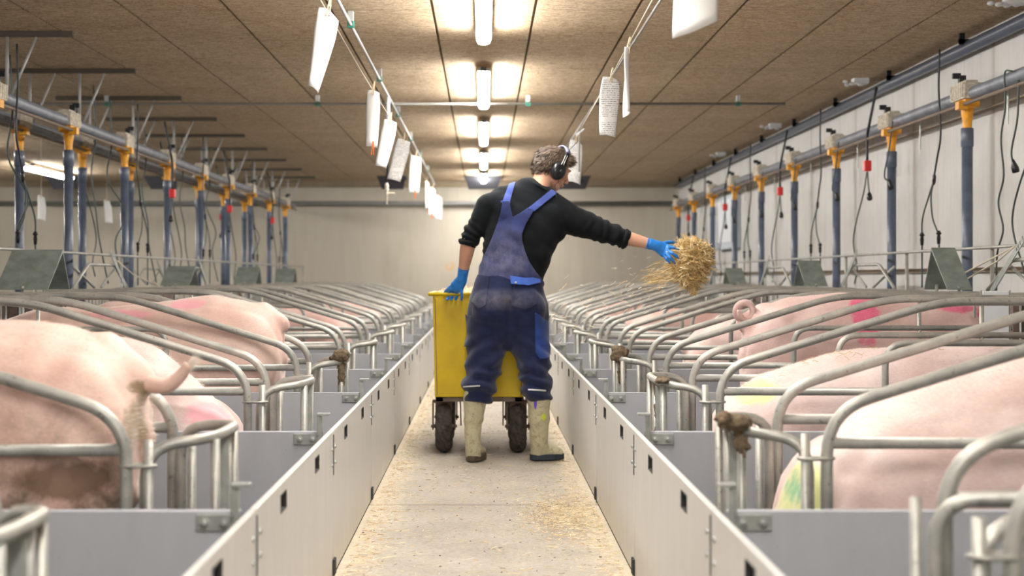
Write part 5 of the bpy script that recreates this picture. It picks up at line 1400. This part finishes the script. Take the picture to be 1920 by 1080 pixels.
cut_piece(sweater, [(939, 376), (956, 376), (957, 380.5), (939, 380.5)], 0.0105, 7.6, 8.1, 'strap_stitching', STRAP, person)
cut_piece(trousers, [(956, 517), (985, 521), (1013, 519), (1014, 530), (990, 535), (958, 532)], 0.021, 7.6, 8.10, 'pocket_flap', FLAP, person)
cut_piece(trousers, [(1003, 586), (1011, 590), (1029, 604), (1031, 672), (1012, 673), (1004, 662)], 0.007, 7.6, 8.15, 'thigh_patch', PATCH, person)
cut_piece(trousers, [(891, 514), (918, 518), (911, 572), (898, 580), (884, 566)], 0.007, 7.6, 8.08, 'back_pocket', NAVY, person)
cut_piece(trousers, [(961, 529), (1006, 530), (1006, 572), (985, 582), (961, 574)], 0.006, 7.6, 8.08, 'back_pocket', NAVY, person)
cut_piece(trousers, [(872, 590), (884, 592), (884, 650), (870, 650)], 0.010, 7.6, 8.15, 'side_pocket', NAVY, person)
HEM = cloth('pale_hem_tape', (0.55, 0.55, 0.58), 0.8, 0.1)
cut_piece(trousers, [(868, 724), (900, 722), (900, 725), (868, 727)], 0.003, 7.6, 8.05, 'hem_tape', HEM, person)
cut_piece(trousers, [(990, 729), (1024, 731), (1024, 734), (990, 732)], 0.003, 7.6, 8.05, 'hem_tape', HEM, person)
MB().ell(Q(967, 530, -0.115), (0.007, 0.006, 0.007), None, 10, 8).build('pocket_button', M['galv_plain'], person, True)

# --- boots
m, nt, b = newmat('cream_rubber')
v = geo_pos(nt); f = noi(nt, v, 10, 5); f2 = noi(nt, v, 26, 8, 0.75, 0.4)
c = ramp(nt, f, [(0.3, (0.50, 0.47, 0.31)), (0.7, (0.63, 0.60, 0.43))])
c = mix(nt, math_(nt, 'MULTIPLY', ramp(nt, f2, [(0.50, (0,)*3), (0.66, (1,)*3)]), 0.75), c, (0.24, 0.17, 0.09))
def mark(nt, c, pos, r, colr):
    dd = N(nt, 'ShaderNodeVectorMath', operation='SUBTRACT'); nt.links.new(v, dd.inputs[0]); dd.inputs[1].default_value = pos
    sc = N(nt, 'ShaderNodeVectorMath', operation='DIVIDE'); nt.links.new(dd.outputs[0], sc.inputs[0]); sc.inputs[1].default_value = r
    ln = N(nt, 'ShaderNodeVectorMath', operation='LENGTH'); nt.links.new(sc.outputs[0], ln.inputs[0])
    return mix(nt, math_(nt, 'MULTIPLY', math_(nt, 'SUBTRACT', 1.0, ln.outputs['Value'], True), 6.0, True), c, colr)
c = mark(nt, c, tuple(Q(896, 739, -0.07)), (0.012, 0.1, 0.014), (0.55, 0.02, 0.04))
c = mark(nt, c, tuple(Q(1004, 752, -0.07)), (0.010, 0.1, 0.055), (0.12, 0.06, 0.60))
c = mark(nt, c, tuple(Q(1020, 783, -0.05)), (0.014, 0.1, 0.022), (0.62, 0.72, 0.05))
nt.links.new(c, b.inputs['Base Color']); b.inputs['Roughness'].default_value = 0.42
BOOT = m
SOLE = plain('dark_rubber_sole', (0.022, 0.032, 0.050), 0.6, 0, 0.4, 25)
SOLED = plain('muddy_sole', (0.10, 0.075, 0.05), 0.8, 0, 0.5, 30)
def boot(knee, ankle, heel, toe, lb, rads, solemat):
    mb = MB(); fd = (toe - heel); fd.z = 0; fd.normalize()
    mb.limb([knee, knee.lerp(ankle, 0.5), ankle], rads, (1, 0, 0), 24)
    h1 = heel + V((0, 0, 0.055)); 
    mb.limb([ankle, h1 + fd * 0.042], [(rads[-1][0], rads[-1][1]), (0.047, 0.052)], (1, 0, 0), 20); mb.ell(heel + fd * 0.04 + V((0, 0, 0.045)), (0.046, 0.046, 0.045))
    sd = V((-fd.y, fd.x, 0))
    mb.limb([h1 + fd * 0.04, heel.lerp(toe, 0.45) + V((0, 0, 0.06)), heel.lerp(toe, 0.72) + V((0, 0, 0.048)), heel.lerp(toe, 0.90) + V((0, 0, 0.042))], [(0.040, 0.040), (0.042, 0.042), (0.050, 0.034), (0.046, 0.030)], tuple(sd), 22)
    fn = lambda p, n: noise.noise(p * 10) * 0.005 + 0.004 * math.sin(p.z * 55 + noise.noise(p * 9) * 4) * max(0, 1 - abs(p.z - 0.24) / 0.12)
    bt = fuse(mb, 'boot', BOOT, person, 0.0055, 6, fn, 1)
    # sole: stadium outline with a heel block
    L = (toe - heel).length + 0.03; sm = MB(); vs = []; outl = []
    nseg = 28
    for i in range(nseg):
        a = 2 * PI * i / nseg; cx, sx = math.cos(a), math.sin(a)
        u = 0.5 - 0.5 * cx
        w2 = 0.040 + 0.014 * math.sin(PI * min(1, u * 1.05)) + 0.006 * (u > 0.6)
        outl.append((heel - fd * 0.012 + fd * (L * u)) + sd * (w2 * (abs(sx) ** 0.6) * (1 if sx > 0 else -1)))
    for p in outl: vs.append((p.x, p.y, p.z + 0.004))
    for p in outl: vs.append((p.x, p.y, p.z + 0.036))
    fs = [tuple(range(nseg)), tuple(range(2 * nseg - 1, nseg - 1, -1))] + [(i, (i + 1) % nseg, (i + 1) % nseg + nseg, i + nseg) for i in range(nseg)]
    sm.add(vs, fs).build('sole', solemat, bt, bevel=0.004)
    return bt
hl = V(((886 - VX) * 8.05 / FPX, 8.05, 0.002)); tl = hl + V((0.035, 0.24, 0.0))
boot(Q(891, 743, 0.0), Q(886, 812, 0.03), hl, tl, 'left', [(m_(22.5), 0.078), (m_(20), 0.066), (m_(14.5), 0.052)], SOLED)
hr = V(((998 - VX) * 8.13 / FPX, 8.13, 0.002)); trr = hr + V((0.165, 0.070, 0.0))
boot(Q(1011, 744, 0.0), Q(1011, 812, 0.06), hr, trr, 'right', [(m_(21.5), 0.078), (m_(20), 0.068), (m_(18), 0.055)], SOLE)

# --- hair: a cap with many short locks
HAIRM = strawmat('brown_hair', [(0.0, (0.04, 0.025, 0.016)), (0.5, (0.13, 0.09, 0.062)), (1.0, (0.30, 0.22, 0.16))])
mb = MB()
hell(mb, (0, -0.020, 0.040), (0.086, 0.100, 0.088)); hell(mb, (0, -0.045, 0.0), (0.076, 0.078, 0.078)); hell(mb, (0, 0.045, 0.082), (0.058, 0.050, 0.030))
cap = fuse(mb, 'hair', HAIRM, person, 0.006, 3, lambda p, n: noise.noise(p * 28) * 0.006, 0)
rng = random.Random(4); lm = MB(); me = cap.data; o0 = wloc(person)
inv = HM.transposed()
pol = list(me.polygons)
cnt = 0
while cnt < 3600:
    p = rng.choice(pol); c = p.center + o0; lc = inv @ (c - HC_)
    if lc.y > 0.035 and lc.z < 0.055: continue
    if lc.z < -0.062: continue
    n = p.normal; d = V((rng.uniform(-.5, .5), rng.uniform(-.5, .5), rng.uniform(-.5, .5))) * 0.55
    flow = HM @ (V((0, -0.35, -0.9)) if lc.y < 0.01 else V((0.15, 0.9, 0.25)))
    d = (n * 0.50 + flow * 0.9 + d).normalized()
    l = rng.uniform(0.016, 0.034) * (1.25 if lc.z > 0.05 else 0.9)
    sd = d.cross(n).normalized() * rng.uniform(0.0012, 0.0024)
    e1 = c + d * l * 0.55 + n * 0.002; e2 = c + d * l - n * 0.003
    lm.add([c - sd, c + sd, e1 + sd * 0.8, e1 - sd * 0.8, e2], [(0, 1, 2, 3), (3, 2, 4)])
    cnt += 1
lk = lm.build('hair_locks', HAIRM, cap); lk['kind'] = 'stuff'

# --- ear defenders with radio
em = thing('ear_defenders', tuple(HC_), None, None); del em['_w']; bpy.data.objects.remove(em)
hs = MB(); 
for sx in (1, -1):
    c = Hd(sx * 0.092, -0.006, -0.016)
    ax = HM @ V((sx, 0, 0))
    cup = MB()
    R3 = HM
    # oval shell
    vs = []; fs = []; prof = [(-0.018, 0.80), (-0.012, 1.0), (0.006, 1.0), (0.018, 0.90), (0.025, 0.62), (0.028, 0.25)]
    for (h, sc) in prof:
        for k in range(28):
            a = 2 * PI * k / 28
            vs.append(c + HM @ V((sx * h, 0.044 * sc * math.cos(a), 0.054 * sc * math.sin(a))))
    for i in range(len(prof) - 1):
        for k in range(28): fs.append((i * 28 + k, i * 28 + (k + 1) % 28, (i + 1) * 28 + (k + 1) % 28, (i + 1) * 28 + k))
    fs.append(tuple(range(28))); fs.append(tuple(len(vs) - 28 + k for k in range(28)))
    cp = cup.add(vs, fs).build('ear_cup', M['blackpl'], person, True)
    MB().lathe(c + HM @ V((sx * 0.026, 0.006, -0.002)), ax, [(0, 0.012), (0.006, 0.0115), (0.008, 0.009)], 16).build('dial', M['cableblack'], cp, True)
    mb = MB()
    for dy in (-0.006, 0.006):
        mb.tube(spline([c + HM @ V((sx * 0.022, dy * 1.5, 0.02)), c + HM @ V((sx * 0.020, dy, 0.055)), Hd(sx * 0.094, dy + 0.004, 0.085)], 5), 0.0022, 6)
    mb.build('wire_arm', M['galv_plain'], cp, True)
    mb = MB(); mb.limb([c + HM @ V((-sx * 0.014, 0.0, 0.0)), c + HM @ V((-sx * 0.024, 0, 0))], [(0.036, 0.044), (0.034, 0.042)], tuple(HM @ V((0, 1, 0))), 16); mb.build('ear_cushion', M['cableblack'], cp, True)
path = []
for q in range(15):
    a = math.radians(-8 + 196 * q / 14)
    path.append((0.103 * math.cos(a), 0.006, 0.045 + 0.098 * math.sin(a)))
def band(w0, t0, name, mat, a0, a1, lift=0.0):
    vs = []; fs = []; n = 0
    for q in range(21):
        a = math.radians(a0 + (a1 - a0) * q / 20)
        for (wy, tt) in ((-w0, 0), (w0, 0), (w0, t0), (-w0, t0)):
            r1, r2 = 0.098 + lift + tt, 0.092 + lift + tt
            vs.append(Hd(r1 * math.cos(a), 0.010 + wy, 0.045 + r2 * math.sin(a)))
        n += 1
    for i in range(n - 1):
        for k in range(4): fs.append((i * 4 + k, i * 4 + (k + 1) % 4, (i + 1) * 4 + (k + 1) % 4, (i + 1) * 4 + k))
    fs.append((0, 1, 2, 3)); fs.append(tuple((n - 1) * 4 + k for k in range(4)))
    return MB().add(vs, fs).build(name, mat, person, True)
band(0.011, 0.006, 'headband', M['blackpl'], -12, 192)
band(0.015, 0.006, 'headband_pad', plain('lilac_grey_pad', (0.24, 0.24, 0.42), 0.6), 38, 142, 0.007)
MB().tube([Hd(0.105, -0.015, 0.06), Hd(0.112, -0.01, 0.10), Hd(0.125, 0.018, 0.175)], 0.0018, 6).build('aerial', M['cable'], person, True)
MB().tube(spline([Hd(0.098, 0.008, -0.05), Hd(0.090, 0.022, -0.075), Hd(0.082, 0.016, -0.10), Q(1044, 372, 0.02)], 6), 0.0016, 6).build('headset_cord', M['cableblack'], person, True)

# --- straw in the thrown hand, and flying bits
def pl_clump(rng):
    a = V((rng.gauss(0, 1), rng.gauss(0, 1), rng.gauss(0, 1))).normalized() * rng.random() ** 0.45
    c = Q(1297, 490, 0.12)
    p = c + V((a.x * 0.105, a.y * 0.09, a.z * 0.135))
    if a.z < -0.2: p.x -= 0.015; p.z -= 0.02 * abs(a.z)
    k = 1 + 0.25 * noise.noise(a * 3 + V((3, 1, 7)))
    p = c + (p - c) * k
    d = V((rng.uniform(-1, 1), rng.uniform(-1, 1), rng.uniform(-1, 1))) + V((0.9, 0, -0.3)) * rng.choice((-1, 1))
    return p, d
mb = stalks(3600, pl_clump, (0.04, 0.12), (0.0014, 0.0030), 21, 0.3)
def pl_drip(rng):
    t_ = rng.random(); c = Q(1299 + rng.gauss(0, 7) * (1 - t_ * 0.5), 515 + 34 * t_, 0.12 + rng.gauss(0, 0.02))
    return c, V((rng.uniform(-.5, .5), rng.uniform(-.5, .5), -1))
m2 = stalks(500, pl_drip, (0.02, 0.055), (0.0009, 0.0018), 22); mb.add(m2.v, m2.f)
def pl_trail(rng):
    t_ = rng.random() ** 1.3; c = Q(1272 - 60 * t_ + rng.gauss(0, 5), 500 + 28 * t_ + rng.gauss(0, 12), 0.12 + rng.gauss(0, 0.04))
    return c, V((1, rng.uniform(-.3, .3), 0.25 + rng.uniform(-.3, .3)))
m2 = stalks(260, pl_trail, (0.03, 0.10), (0.0009, 0.0017), 23); mb.add(m2.v, m2.f)
tag(mb.build('straw_bunch', M['straw'], origin=tuple(Q(1297, 490, 0.12))), 'golden straw bunch leaving the gloved hand', 'straw', None, 'stuff')
def pl_fly(rng):
    px = rng.uniform(1035, 1290); py = 600 - (px - 1035) * 0.32 + rng.gauss(0, 28)
    return Q(px, py, rng.uniform(-0.3, 0.5)), V((1, rng.uniform(-1, 1), 0.4 + rng.uniform(-.8, .8)))
mb = stalks(220, pl_fly, (0.008, 0.045), (0.0012, 0.0024), 24)
tag(mb.build('flying_straw', M['shavings'], origin=tuple(Q(1160, 560, 0.1))), 'pale straw bits flying in the air below the outstretched arm', 'straw', None, 'stuff')
